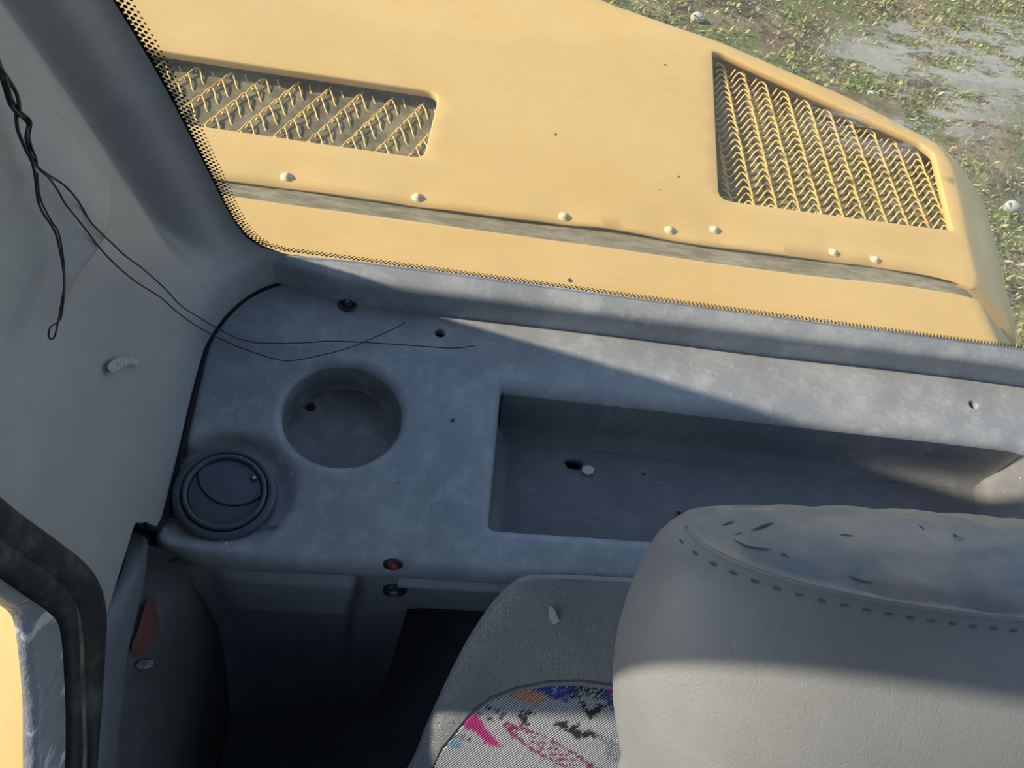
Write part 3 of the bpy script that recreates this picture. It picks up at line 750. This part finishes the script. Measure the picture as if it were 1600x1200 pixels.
bb = MB().grid(TR[:9], close_v=True, flip=True); b.add(bb.v, bb.f)
b.build('shelf_top', M['shelf'], shelf, weld=True)
for h in small:
    bb = MB().lathe((*np.mean(h, 0), -.0085), [(.0052, 0), (.0001, 0)], 20); bb.build('hole_dark', M['black'], shelf)  # black disc paints the darkness down each hole
# cup well
prof = CUP_PROF[8:]
zc = lambda x, y: shelf_z(x, y)
hole_c = np.array(atz(485, 636, -.0305)[:2])
cupo = rim(np.array(cup) + 0, prof, zc, -1)
lastring = np.array(cupo.v[-len(cup):])
cv_, cf_ = fill2d(lastring[:, :2], [np.array(circle(*hole_c, .0042, 18))], .004)
cupo.add([(x, y, -.0305 + .0006 * math.sin(x * 160) * math.sin(y * 140)) for x, y in cv_], cf_)
cupo.add(*(lambda m_: (m_.v, m_.f))(MB().lathe((*hole_c, -.0306), [(.0042, 0), (.0042, -.008), (.0001, -.008)], 18)))
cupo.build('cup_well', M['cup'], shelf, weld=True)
# long tray
P = TR
b = MB().grid(TR[8:], close_v=True, flip=True)
ring = np.array(P[-1]); dr_c = np.array(atz(897, 725, -TD)[:2])
drain = [(dr_c[0] + .0085 * math.cos(a) * (1 + .12 * math.sin(3 * a)), dr_c[1] + .0062 * math.sin(a) * (1 + .15 * math.cos(2 * a))) for a in np.linspace(0, 2 * math.pi, 22, endpoint=False)]
tv, tf = fill2d(ring[:, :2], [np.array(drain)], .007)
b.add([(x, y, -TD) for x, y in tv], tf)
r_ = rim(drain, [(0, 0), (.001, .001), (.001, .01)], lambda x, y: -TD, -1, True); b.add(r_.v, r_.f)
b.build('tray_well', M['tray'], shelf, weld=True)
MB().lathe((*dr_c, -TD - .0095), [(.0075, 0), (.0001, 0)], 20).build('drain_hole', M['black'], shelf)  # black disc paints the darkness down the drain
# raised ledge along the window
prof = [(.3846, -.001), (.3850, .004), (.3848, .014), (.3851, .0205), (.3860, .0246), (.3884, .0270), (.393, .0285), (.398, .0297), (.4026, .0306), (.4032, .0296), (.4032, .0)]
xs = np.r_[np.linspace(-.0835, -.03, 30), np.linspace(-.03, .69, 100)[1:]]; P = []
for x in xs:
    k_ = float(sstep(-.02, -.085, x)) ; P.append([(x + .003 * (y - .40) / .02 * k_, .4032 - (.4032 - y) * (1 - .62 * k_) + .0005 * math.sin(x * 17), (z * (1 - .12 * k_) if z > 0 else z * (1 - .8 * k_)) + .0003 * math.sin(x * 29)) for y, z in prof])
b = MB().grid(P); n0 = len(prof); b.f.append(tuple(range(n0)))
b.build('window_ledge', M['shelf'], shelf)
# folded lip under the front edge, right part
xs = np.linspace(.03, .69, 60)
P = [[(x, y, z) for y, z in ((.176, -.018), (.1715, -.0205), (.170, -.0235), (.1715, -.0265), (.178, -.028))] for x in xs]
MB().grid(P, flip=True).build('front_lip', M['shelf'], shelf)

# paint spatter on the shelf
b = MB()
for px, py, r_ in [(347, 842, 2.2), (352, 846, 2.6), (347, 854, 1.8), (356, 862, 1.6), (350, 866, 1.3), (364, 838, 1.6), (418, 820, 1.8), (404, 863, 1.4), (442, 858, 1.3), (390, 866, 1.2), (272, 808, 2.0), (258, 823, 1.7), (282, 802, 1.6), (500, 772, 1.5), (456, 738, 1.5), (655, 742, 1.2), (420, 596, 2.0), (470, 545, 2.0), (640, 480, 1.2), (604, 470, 1.2), (730, 850, 1.4), (835, 548, 1.8), (1045, 480, 1.6), (560, 852, 1.2), (478, 812, 1.2), (373, 650, 1.2)]:
    c = atz(px, py, 0); c = np.array([c[0], c[1], shelf_z(c[0], c[1])]); b.lathe(c, [(.0001, .0006), (r_ * .00032, .0005), (r_ * .00042, -.0002)], 8)
sp = b.build('paint_spatter', M['white']); tag(sp, 'tiny dried white paint drops spattered over the shelf around the round vent', 'paint spatter', None, 'stuff')

# ------------------------------------------------------------------ round air vent
vz = -.0052; vc = np.array(atz(351, 768, vz + .006))
vent = empty('air_vent', (vc[0], vc[1], vz), 'round dark plastic air vent with a closed flap at the corner of the shelf', 'air vent')
c0 = np.array([vc[0], vc[1], vz]); tiltx = np.array([.05, -.06, 1.0])
MB().lathe(c0, [(.0320, -.004), (.0322, .003), (.0315, .0058), (.0300, .0070), (.0280, .0072), (.0268, .0066), (.0262, .0050), (.0258, .002)], 64, tiltx).build('outer_ring', M['vent'], vent)
MB().lathe(c0, [(.0258, .002), (.0258, .0078), (.0252, .0088), (.0240, .0090), (.0232, .0086), (.0228, .0070), (.0226, .000)], 64, tiltx).build('inner_ring', M['vent'], vent)
MB().lathe(c0, [(.0228, .0015), (.0001, .0015)], 40, tiltx).build('backing', M['black'], vent)
def flap(poly, h, name, dome):
    poly = resample(ccw(poly), .0016); vv, ff = fill2d(poly, [], .003); bb = MB()
    ax = tiltx / np.linalg.norm(tiltx); ex = np.array([1, 0, 0.]) - ax * ax[0]; ex /= np.linalg.norm(ex); ey = np.cross(ax, ex)
    fn = lambda x, y: c0 + x * ex + y * ey + ax * (h + dome * (1 - (x * x + y * y) / .0225 ** 2))
    bb.add([fn(x, y) for x, y in vv], ff)
    N_ = loop_normals(poly)
    bb.grid([[fn(x, y) for x, y in poly], [fn(x + .0004 * nx, y + .0004 * ny) - ax * .0006 for (x, y), (nx, ny) in zip(poly, N_)], [fn(x + .0004 * nx, y + .0004 * ny) - ax * .004 for (x, y), (nx, ny) in zip(poly, N_)]], close_v=True)
    bb.build(name, M['vent'], vent, weld=True, sharp=50)
R_ = .0221
arc_c = np.array([.0045, .0150]); arc_r = .0232                # the split between the two flaps is an arc
th = np.linspace(0, 2 * math.pi, 240, endpoint=False)
disc = np.array([(R_ * math.cos(a), R_ * math.sin(a)) for a in th])
inA = np.hypot(*(disc - arc_c).T) < arc_r
arc = np.array([arc_c + arc_r * np.array([math.cos(a), math.sin(a)]) for a in th]); inB = np.hypot(*arc.T) < R_
def roll(mask, pts):
    i = np.where(mask & ~np.roll(mask, 1))[0][0]; q_ = np.roll(pts, -i, 0); mm = np.roll(mask, -i); return q_[mm]
upper = np.vstack([roll(inA, disc), roll(inB, arc)])
lower_arc = np.array([arc_c + (arc_r + .0011) * np.array([math.cos(a), math.sin(a)]) for a in th]); inBl = np.hypot(*lower_arc.T) < R_
lower = np.vstack([roll(~(np.hypot(*(disc - arc_c).T) < arc_r + .0011), disc), roll(inBl, lower_arc)[::-1]])
flap(upper, .0062, 'upper_flap', .0012); flap(lower, .0050, 'lower_flap', .0012)
pv = atz(397, 746, vz + .0075); MB().lathe(pv, [(.0001, .0006), (.0011, .0004), (.0014, -.0006)], 14).build('pivot_screw', M['white'], vent)
MB().lathe(pv + np.array([0, 0, -.0004]), [(.0024, .0003), (.0014, .0004)], 16).build('pivot_rim', M['dark'], vent)

# ------------------------------------------------------------------ fasteners
seam_px = [(243, 852), (262, 790), (281, 730), (297, 688), (314, 606), (334, 520), (343, 480), (352, 459), (372, 443), (400, 432), (424, 427)]
P_ = [np.array(atz(x, y, .0)) + np.array([-.0004 + .0050 * (y < 470), .0004 - .0050 * (y < 470), .0008]) for x, y in seam_px]
P_ = []
for i in range(len(LP)):
    zz_ = LP[i, :, 2]; j_ = int(np.abs(zz_ - .0012).argmin())
    if .182 < LP[i, j_, 1] < .412: P_.append(LP[i, j_] + np.array([.0012, -.0012, 0]))
ts = MB().tube(np.array(P_), .0019, 8).build('gap_shade', M['black']); tag(ts, 'black strip standing in for the shaded gap between the liner and the shelf', None, None, 'structure')  # added black tube stands in for the shade of the gap
c = np.array(atz(543, 474, .002)); bolt = empty('screw', (c[0], c[1], 0), 'black screw with a round washer in the shelf above the cup well', 'screw')
cb = np.array([c[0], c[1], 0])
MB().lathe(cb, [(.0072, 0), (.0072, .0012), (.0062, .0022), (.0045, .0024), (.0040, .0014), (.0040, .0008)], 28).build('washer', M['dark'], bolt)
MB().lathe(cb, [(.0037, .0008), (.0037, .0032), (.0030, .0042), (.0018, .0044), (.0014, .0032), (.0001, .0030)], 20).build('screw_head', M['dark'], bolt)
MB().lathe(cb, [(.0016, .0046), (.0012, .0050), (.0001, .0050)], 12).build('screw_slot', M['steel'], bolt)
c = np.array(aty(614, 882, .174)); ax = (0, -1, .12)
plug = empty('plug', tuple(c), 'small red plug in an oval recess on the wall edge under the shelf', 'plug')
MB().lathe(c, [(.0062, -.001), (.0062, .0008), (.0052, .0014), (.0042, .0006), (.0040, -.002)], 24, ax).build('collar', M['dark'], plug)
MB().lathe(c, [(.0038, -.002), (.0036, .0006), (.0026, .0012), (.0022, .0002), (.0001, .0)], 20, ax).build('plug_head', M['red'], plug)
c = np.array(aty(616, 924, .176)); ax = (0, -1, .10)
bl = empty('bolt', tuple(c), 'worn steel bolt head in the wall just under the red plug', 'bolt')
MB().lathe(c, [(.0078, -.002), (.0078, .0008), (.0060, .0014), (.0048, .0004)], 26, ax).build('washer', M['dark'], bl)
MB().lathe(c, [(.0042, -.002), (.0042, .0022), (.0034, .003), (.0016, .003), (.0014, .002), (.0001, .002)], 6, ax).build('bolt_head', M['steel'], bl, smooth=False)

# ------------------------------------------------------------------ loose bits
def flake(name, c, poly, th, mat, label, cat, n=(0, 0, 1), curl=.0):
    n = np.array(n, float); n /= np.linalg.norm(n); ex = np.cross((0, 1, 0), n); ex /= np.linalg.norm(ex); ey = np.cross(n, ex)
    poly = ccw(poly); k = len(poly); b = MB()
    P = [c + x * ex + y * ey + n * (curl * (x * x + .6 * x * abs(y)) * 60) for x, y in poly]; cc = np.mean(P, 0)
    b.v = [tuple(p + n * th) for p in P] + [tuple(p) for p in P] + [tuple(cc + n * th * 1.4), tuple(cc)]
    for i in range(k):
        j = (i + 1) % k; b.f += [(i, j, 2 * k), (k + j, k + i, 2 * k + 1), (i, i + k, j + k, j)]
    o = b.build(name, mat, smooth=False); tag(o, label, cat); return o
flake('paint_chip', atz(918, 735, -TD + .0012), [(-.0052, -.002), (-.001, -.0045), (.004, -.003), (.0058, .002), (.001, .004), (-.0035, .0028)], .0016, M['white'], 'white paint chip lying beside the drain hole in the tray', 'paint chip')
bug = empty('dead_fly', tuple(atz(1063, 803, -TD + .0006)), 'tiny dead black fly on the tray floor near the headrest', 'fly')
c = np.array(atz(1063, 803, -TD + .002)); b = MB()
for dx, dy, r1 in ((-.0018, .0012, .0012), (0, 0, .0016), (.0022, -.0014, .0017)):
    b.lathe(c + np.array([dx, dy, 0]), [(.0001, r1), (r1 * .7, r1 * .7), (r1, 0), (r1 * .7, -r1 * .7), (.0001, -r1)], 10)
b.build('body', M['dark'], bug)
for s_ in (-1, 1):
    b = MB(); b.add([c + np.array(p) for p in ((0, 0, .0014), (.0040, .0005 + .0022 * s_, .0016), (.0048, -.0008 + .0012 * s_, .0012), (.002, -.0006, .0012))], [(0, 1, 2, 3)]); b.build('wing', M['dark'], bug, smooth=False)
flake('rubber_crumb', atz(1005, 741, -TD + .0008), [(-.0012, -.0004), (.0006, -.0009), (.0014, .0003), (-.0004, .0009)], .001, M['dark'], 'black crumb on the tray floor right of the paint chip', 'crumb')
c = atz(707, 657, .0002); flake('hole_fleck', c, [(-.0013, -.0006), (.0009, -.0011), (.0013, .0005), (-.0004, .0012)], .0008, M['dark'], 'black fleck standing in for a small hole in the shelf between cup well and tray', 'hole mark')  # dark flake stands in for a small dot hole

# ------------------------------------------------------------------ loose wires hanging down the liner
def lp(px, py, lift): return at(px, py, WN, WD + lift)
def wire(name, pts, r, label, parent=None):
    P = smooth_curve(pts, 6); b = MB().tube(P, r if np.isscalar(r) else np.interp(np.linspace(0, 1, len(P)), np.linspace(0, 1, len(r)), r), 7)
    o = b.build(name, M['wire']); tag(o, label, 'wire'); return o
A_ = [(-12, 82), (0, 105), (15, 127), (26, 147), (30, 168), (26, 178), (27, 197), (31, 212), (41, 235), (49, 250), (54, 268), (57, 292), (60, 315), (68, 334), (79, 350), (88, 367), (94, 393), (98, 415), (100, 437), (99, 457), (94, 485), (91, 502), (86, 524), (80, 530), (76, 525), (79, 511), (92, 502), (97, 487), (101, 452), (101, 425), (97, 390), (91, 362), (82, 348), (72, 330), (64, 312), (60, 290), (58, 270)]
wire('wire', [lp(x, y, .0150 + .0014 * math.sin(i * 2.1)) for i, (x, y) in enumerate(A_)], [.0009, .0008, .0006, .0005, .0004, .0004, .0004, .0004], 'black doubled wire ending in a small bent loop on the liner')
head = [(-8, 95), (5, 128), (14, 158), (24, 174), (38, 186), (44, 195), (41, 215), (45, 232), (52, 250)]
Cw = [(60, 262), (82, 277), (100, 289), (117, 307), (130, 327), (142, 347), (158, 364), (175, 380), (195, 399), (217, 415), (236, 431), (260, 453), (282, 477), (308, 494), (335, 510), (362, 525), (383, 532), (410, 536), (467, 536), (517, 533), (570, 535), (617, 538), (660, 541), (700, 544), (722, 543), (742, 540)]
Dw = [(60, 263), (75, 276), (90, 297), (103, 320), (117, 337), (135, 360), (150, 380), (168, 401), (190, 422), (215, 442), (250, 464), (275, 486), (302, 506), (330, 522), (363, 538), (403, 553), (440, 563), (467, 562), (510, 553), (550, 542), (583, 528), (617, 513), (633, 504)]
def wp(i, x, y, ph):
    p = lp(x, y, .0150 + .0013 * math.sin(i * 2.1 + ph))
    if x < 300: return p
    q_ = atz(x, y, .005 + .012 * math.exp(-((x - 500) / 130) ** 2) * 0 + (.006 if x > 690 or (ph > 1 and x > 600) else 0))
    w_ = float(sstep(290, 350, x)); return p * (1 - w_) + q_ * w_
wire('wire', [wp(i, x, y, 2.0) for i, (x, y) in enumerate(head + Cw)], [.0009, .0007, .00050, .00045, .00042, .0004, .0004, .0004], 'long thin wire whose end reaches across the shelf to beside the tray')
wire('wire', [wp(i, x, y, 4.1) for i, (x, y) in enumerate([(x + 4, y - 3) for x, y in head] + Dw)], [.0009, .0007, .00050, .00045, .00042, .0004, .0004, .0004], 'thin wire sagging over the cup well with its end bent up toward the screw')

# ------------------------------------------------------------------ operator seat
SX = .30
seat = empty('operator_seat', (SX, .05, -.45), 'grey leather operator seat with patterned fabric insert and wide headrest', 'seat')
U = np.array([1., 0, 0]); Vd = np.array([0, -.568, -.823]); Nn = np.array([0, -.823, .568])
O_b = np.array([SX, .149, .065]); pn = -Nn; pd = pn @ O_b
def uv(px, py, lift=0.0):
    p = at(px, py, pn, pd - lift) - O_b; return (p @ U, p @ Vd)
left = [uv(1000, 911), uv(870, 905), uv(818, 909), uv(795, 924), uv(770, 950), uv(730, 1010), uv(692, 1085), uv(663, 1150), uv(642, 1200)]
left = [(0, left[0][1] - .002)] + left[0:] + [(left[-1][0] - .03, left[-1][1] + .10), (left[-1][0] - .035, .40), (left[-1][0] - .0, .46)]
left = [p for p in left if p[0] < -.002 or p[0] == 0]
loop = left + [(-x, y) for x, y in left[::-1] if x < 0]
loop = resample(ccw(smooth_curve(loop + [loop[0]], 4)[:-1]), .004)
HL = np.array(sorted([(p[1], -p[0]) for p in left if p[0] < -.02]))
def puff(P):
    P = np.array(P, float); d = dist_poly(P, loop); du = np.interp(P[:, 1], HL[:, 0], HL[:, 1]) - np.abs(P[:, 0])
    return .0035 * (1 - (1 - np.clip(d / .007, 0, 1)) ** 2) + .026 * sstep(-.02, .13, np.minimum(du, d * 1.6)) - .001
bv, bf = fill2d(loop, [], .006); hn = puff(bv)
to3 = lambda u_, v_, n_: O_b + U * u_ + Vd * v_ + Nn * n_
b = MB(); b.add([to3(u_, v_, h_) for (u_, v_), h_ in zip(bv, hn)], [q[::-1] for q in bf])
LN = loop_normals(loop)
b.grid([[to3(u_ + nx * o_, v_ + ny * o_, h_) for (u_, v_), (nx, ny) in zip(loop, LN)] for o_, h_ in ((0, 0), (.0006, -.0015), (.0004, -.004), (-.004, -.010), (-.012, -.019), (-.03, -.038), (-.05, -.055))], close_v=True)
b.build('backrest', M['leather'], seat, weld=True)
# fabric insert
fp = [uv(690, 1200, .02), uv(712, 1172, .02), uv(735, 1147, .022), uv(770, 1122, .024), (uv(812, 1105, .026)), uv(862, 1092, .028), uv(912, 1086, .03), uv(962, 1084, .03), uv(1010, 1083, .03)]
fu = np.array([p[0] for p in fp]); fv = np.array([p[1] for p in fp])
fu = np.r_[fu[0] - .008, fu[0] - .004, fu, -.05, 0]; fv = np.r_[fv[0] + .16, fv[0] + .02, fv, fv[-1] + .0, fv[-1]]
cols = np.r_[np.linspace(fu[0], -.085, 170), np.linspace(-.085, .085, 24)[1:-1], -np.linspace(fu[0], -.085, 40)[::-1]]
vend = fv[0] + .02; P = []; cc = []
pat = np.random.RandomState(4)
def inpoly(u_, v_, poly): return inside(np.stack([u_, v_], 1), [uv(x, y, .028) for x, y in poly])
tq = np.r_[np.linspace(0, .5, 120), np.linspace(.5, 1, 20)[1:]]
Ug = np.repeat(cols[:, None], len(tq), 1); v0 = np.interp(-np.abs(cols), fu, fv)
Vg = v0[:, None] + (np.maximum(vend, v0 + .001) - v0)[:, None] * tq[None] * 1.0
flat = np.stack([Ug.ravel(), Vg.ravel()], 1)
hh = puff(flat); edge_d = np.minimum((Vg - v0[:, None]).ravel(), (cols[-1] - np.abs(Ug)).ravel())
hh = hh + .0018 * sstep(0, .006, edge_d) - .0012
P3 = (O_b + flat[:, :1] * U + flat[:, 1:] * Vd + hh[:, None] * Nn).reshape(*Ug.shape, 3)
fb = MB().grid(P3, flip=True).build('fabric_insert', M['fabric'], seat); fb['label'] = 'light woven fabric with pink, blue, orange and black shapes'
jig = flat + np.random.RandomState(2).normal(0, .0007, flat.shape); u_, v_ = jig[:, 0], jig[:, 1]
colr = np.tile(np.array([.56, .60, .66]), (len(flat), 1))
BLK, PNK, BLU, ORG = (.025, .027, .035), (.62, .03, .27), (.045, .09, .42), (.85, .36, .20)
def paint(poly, c, p=1.0):
    k_ = inpoly(u_, v_, poly) & (np.random.rand(len(u_)) < p); colr[k_] = c
paint([(880, 1080), (975, 1075), (975, 1110), (930, 1100), (895, 1108)], BLK, .6)
paint([(828, 1098), (870, 1088), (900, 1095), (888, 1116), (860, 1112), (820, 1106)], BLU, .85)
paint([(800, 1112), (845, 1108), (866, 1116), (838, 1132), (822, 1124), (792, 1124)], ORG, .9)
paint([(718, 1160), (752, 1158), (762, 1175), (790, 1200), (765, 1200), (748, 1184), (732, 1182), (712, 1172)], PNK)
paint([(908, 1105), (918, 1110), (924, 1122), (940, 1108), (948, 1112), (924, 1136), (918, 1126)], BLK)
paint([(942, 1090), (975, 1084), (975, 1120), (955, 1114)], BLU, .75); paint([(952, 1082), (975, 1080), (975, 1090), (956, 1092)], PNK)
paint([(866, 1150), (892, 1140), (890, 1152), (908, 1142), (906, 1154), (924, 1150), (948, 1158), (910, 1162), (908, 1170), (892, 1158)], BLK)
paint([(818, 1140), (838, 1138), (836, 1146), (826, 1150), (836, 1160), (820, 1158), (812, 1150)], BLK, .75)
paint([(750, 1138), (796, 1148), (790, 1162), (780, 1160), (788, 1150), (748, 1142)], BLK, .6); paint([(742, 1150), (780, 1162), (778, 1166), (740, 1154)], BLK, .6)
paint([(930, 1152), (968, 1160), (965, 1196), (940, 1180), (952, 1172)], (.30, .36, .48), .7)
cen = uv(868, 1190, .028); el = np.hypot((u_ - cen[0] - .2 * (v_ - cen[1])) / .030, (v_ - cen[1] - .35 * (u_ - cen[0])) / .0075)
k_ = ((el > .75) & (el < 1.0)) | ((el < .5) & (np.sin(v_ * 1500 + u_ * 400) > .3)); colr[k_ & (np.random.rand(len(u_)) < .9)] = (.34, .03, .17)
paint([(700, 1190), (740, 1196), (742, 1200), (697, 1195)], BLK, .7); paint([(705, 1198), (728, 1203), (716, 1215), (695, 1208)], (.15, .4, .6), .8)
for k_ in range(40):                                          # the same kind of shapes go on over the rest of the cloth
    a, c_ = pat.uniform(-.15, .22), pat.uniform(v0.min() + .03, vend); sz = pat.uniform(.006, .018)
    if a < -.12 + 0 and c_ < uv(800, 1200, .028)[1]: continue
    if a < uv(985, 1150, .028)[0] and c_ < uv(800, 1205, .028)[1]: continue
    d_ = np.abs(u_ - a) / sz + np.abs(v_ - c_) / (sz * pat.uniform(.3, .8)); colr[d_ < 1] = (BLK, PNK, BLU, ORG)[pat.randint(4)]
colr *= pat.uniform(.82, 1.1, (len(flat), 1))
ca = fb.data.color_attributes.new('cloth', 'FLOAT_COLOR', 'POINT'); ca.data.foreach_set('color', np.c_[colr, np.ones(len(colr))].ravel())
wa = fb.data.attributes.new('weave', 'FLOAT_VECTOR', 'POINT'); wa.data.foreach_set('vector', np.c_[flat, np.zeros(len(flat))].ravel())
e_ = [to3(a, c_, float(puff(np.array([[a, c_]]))[0]) + .0002) for a, c_ in zip(cols, v0)]
MB().tube(e_, .0007, 6).build('insert_piping', M['thread'], seat)

# headrest
O_h = np.array([SX, .125, .2])
def hp(u_, n_, v_): return O_h + U * u_ + Nn * n_ + Vd * v_
HS = []
for x, y in ((1078, 826), (1058, 838), (1040, 853), (1020, 882), (1000, 925), (985, 965), (972, 1015), (966, 1070), (966, 1120), (973, 1165), (982, 1200)):
    p = at(x, y, Nn, Nn @ O_h) - O_h; HS.append((p @ Vd, -(p @ U)))
HS = np.array(HS); HS[:, 0] -= HS[0, 0]
def hw(v_): return float(np.interp(v_, HS[:, 0], HS[:, 1]))
def hb(v_): return .050 + .020 * (1 - math.exp(-max(v_, 0) / .03)) + .01 * math.sin(min(v_, .25) / .25 * math.pi)
TH = np.linspace(0, 2 * math.pi, 120, endpoint=False)
def sec(v_, s=1.0, dv=0.0):
    w_, B_, r = hw(v_), hb(v_), []
    for a in TH:
        c_, s_ = math.cos(a), math.sin(a); u_ = w_ * math.copysign(abs(c_) ** .78, c_)
        n_ = (B_ if s_ > 0 else .030) * math.copysign(abs(s_) ** (.95 if s_ > 0 else .6), s_)
        r.append(hp(u_ * s, (n_ - .004) * s + .004 * 0, v_ + dv))
    return r
rows = [sec(v_) for v_ in np.r_[0, .002, .005, np.linspace(.01, .10, 12), np.linspace(.12, .20, 6)]]
rows += [sec(.20, s, .016 * math.sqrt(max(0, 1 - s * s)) + .0) for s in (.97, .9, .75, .4, .02)]
hr = MB().grid(rows, close_v=True, flip=True).build('headrest', M['leather_smooth'], seat)
dome = lambda s: -.013 * (1 - s ** 2.2) + .0022 * math.exp(-((s - .93) / .04) ** 2)
rows = [sec(0, s, dome(s)) for s in (.01, .2, .4, .55, .7, .8, .87, .92, .96, .985, 1.0)]
for r in rows[:-2]:
    for i in range(len(r)): r[i] = r[i] + Vd * (.0007 * math.sin(r[i][0] * 190 + r[i][1] * 260))
tp = MB().grid(rows, close_v=True, flip=False).build('top_panel', M['leather_torn'], hr); tp['label'] = 'cracked torn leather top of the headrest'
ring = np.array(sec(0)); half = [i for i in range(len(TH)) if math.sin(TH[i]) > -.05]
MB().tube(ring[half], .0010, 6).build('seam', M['leather_smooth'], hr)
b = MB(); line = resample(np.array(sec(.0035))[half] + Nn * .0003, .0085, False)
for i in range(len(line) - 1):
    d_ = line[i + 1] - line[i]; b.tube([line[i] + d_ * .2, line[i] + d_ * .5 + Nn * .0004, line[i] + d_ * .5], .00045, 5)
tv_ = np.array([p for r in rows for p in r])
TEARS = [((1098, 830), (1120, 821)), ((1128, 821), (1147, 814)), ((1136, 838), (1160, 832)), ((1172, 829), (1200, 819), (1232, 814)), ((1146, 843), (1170, 853), (1206, 858)),
         ((1268, 880), (1288, 888), (1308, 894)), ((1312, 835), (1334, 837)), ((1436, 820), (1444, 828)), ((1480, 830), (1494, 836), (1508, 843)), ((1320, 897), (1342, 905), (1366, 911)), ((1220, 864), (1246, 874))]
for tr_ in TEARS:                                              # gashes in the leather: narrow dark slits with a raised edge
    def hit(x, y):
        r_ = ROT @ np.array([x - 800, y - 600, F_PX]); r_ /= np.linalg.norm(r_); q_ = tv_ - CAM; t_ = q_ @ r_
        d_ = np.linalg.norm(q_ - t_[:, None] * r_, axis=1); k_ = d_.argsort()[:7]; c_ = tv_[k_].mean(0); nn_ = np.linalg.svd(tv_[k_] - c_)[2][2]; t0 = ((c_ - CAM) @ nn_) / (r_ @ nn_); return CAM + r_ * (t0 - .0003)
    pts = smooth_curve([hit(x, y) for x, y in tr_], 5); n_ = len(pts); side_ = np.gradient(pts, axis=0); side_ = np.cross(side_, Vd); side_ /= np.linalg.norm(side_, axis=1)[:, None]
    wd_ = .0007 * np.sin(np.linspace(.15, math.pi - .1, n_))[:, None]
    bb = MB().grid([pts - side_ * wd_, pts - Vd * .0001, pts + side_ * wd_]); o = bb.build('tear', M['thread'], hr); o['label'] = 'dark gash in the torn leather'
st_ = b.build('stitches', M['thread'], hr); st_['kind'] = 'stuff'
for s_ in (-1, 1):                                             # posts carrying the headrest
    p0 = hp(s_ * .09, -.012, .18); MB().tube([p0, p0 + Vd * .12 + Nn * -.03, O_b + U * s_ * .09 + Vd * .05 - Nn * .03], .007, 12).build('post', M['steel'], seat)
# seat cushion below, out of the frame
b = MB(); xs = np.linspace(-1, 1, 24); ys = np.linspace(-1, 1, 24)
P = [[(SX + .235 * x, -.24 + .22 * y, -.30 - .035 * (abs(x) ** 4 + abs(y) ** 4)) for y in ys] for x in xs]
b.grid(P); ed = [P[0], [r[-1] for r in P], P[-1][::-1], [r[0] for r in P][::-1]]; ring = [p for e in ed for p in e[:-1]]
b.grid([ring, [(x, y, -.42) for x, y, z in ring]], close_v=True, flip=True); b.build('cushion', M['leather'], seat)
MB().box((SX - .16, -.38, -.50), (SX + .16, .02, -.42)).build('base', M['dark'], seat, smooth=False)
# scrap on the backrest
p = uv(869, 988, .024); c = to3(p[0], p[1], float(puff(np.array([p]))[0]) + .0012)
flake('paper_scrap', c, [(-.003, .007), (.0005, .005), (.0050, -.003), (.0035, -.0045), (.0018, -.0058), (-.001, -.002)], .0006, M['paper'], 'small grey folded scrap lying on the leather bolster of the seat', 'scrap', Nn, .03)

# ------------------------------------------------------------------ yellow bodywork outside the side window
b = MB(); prof = [(-.24, -.62), (-.245, -.46), (-.262, -.425), (-.30, -.415), (-.50, -.45), (-.75, -.52), (-.78, -.55), (-.79, -.95)]
pr = smooth_curve(prof, 5); ys = np.linspace(-1.2, .5, 40)
b.grid([[(x, y, z) for x, z in pr] for y in ys], flip=True)
n0 = len(pr); b.f += [tuple(range(n0)), tuple(range((len(ys) - 1) * n0, len(ys) * n0))[::-1]]
fe = b.build('side_fender', M['yellow']); tag(fe, 'sunlit yellow body panel seen through the left side window', 'fender')
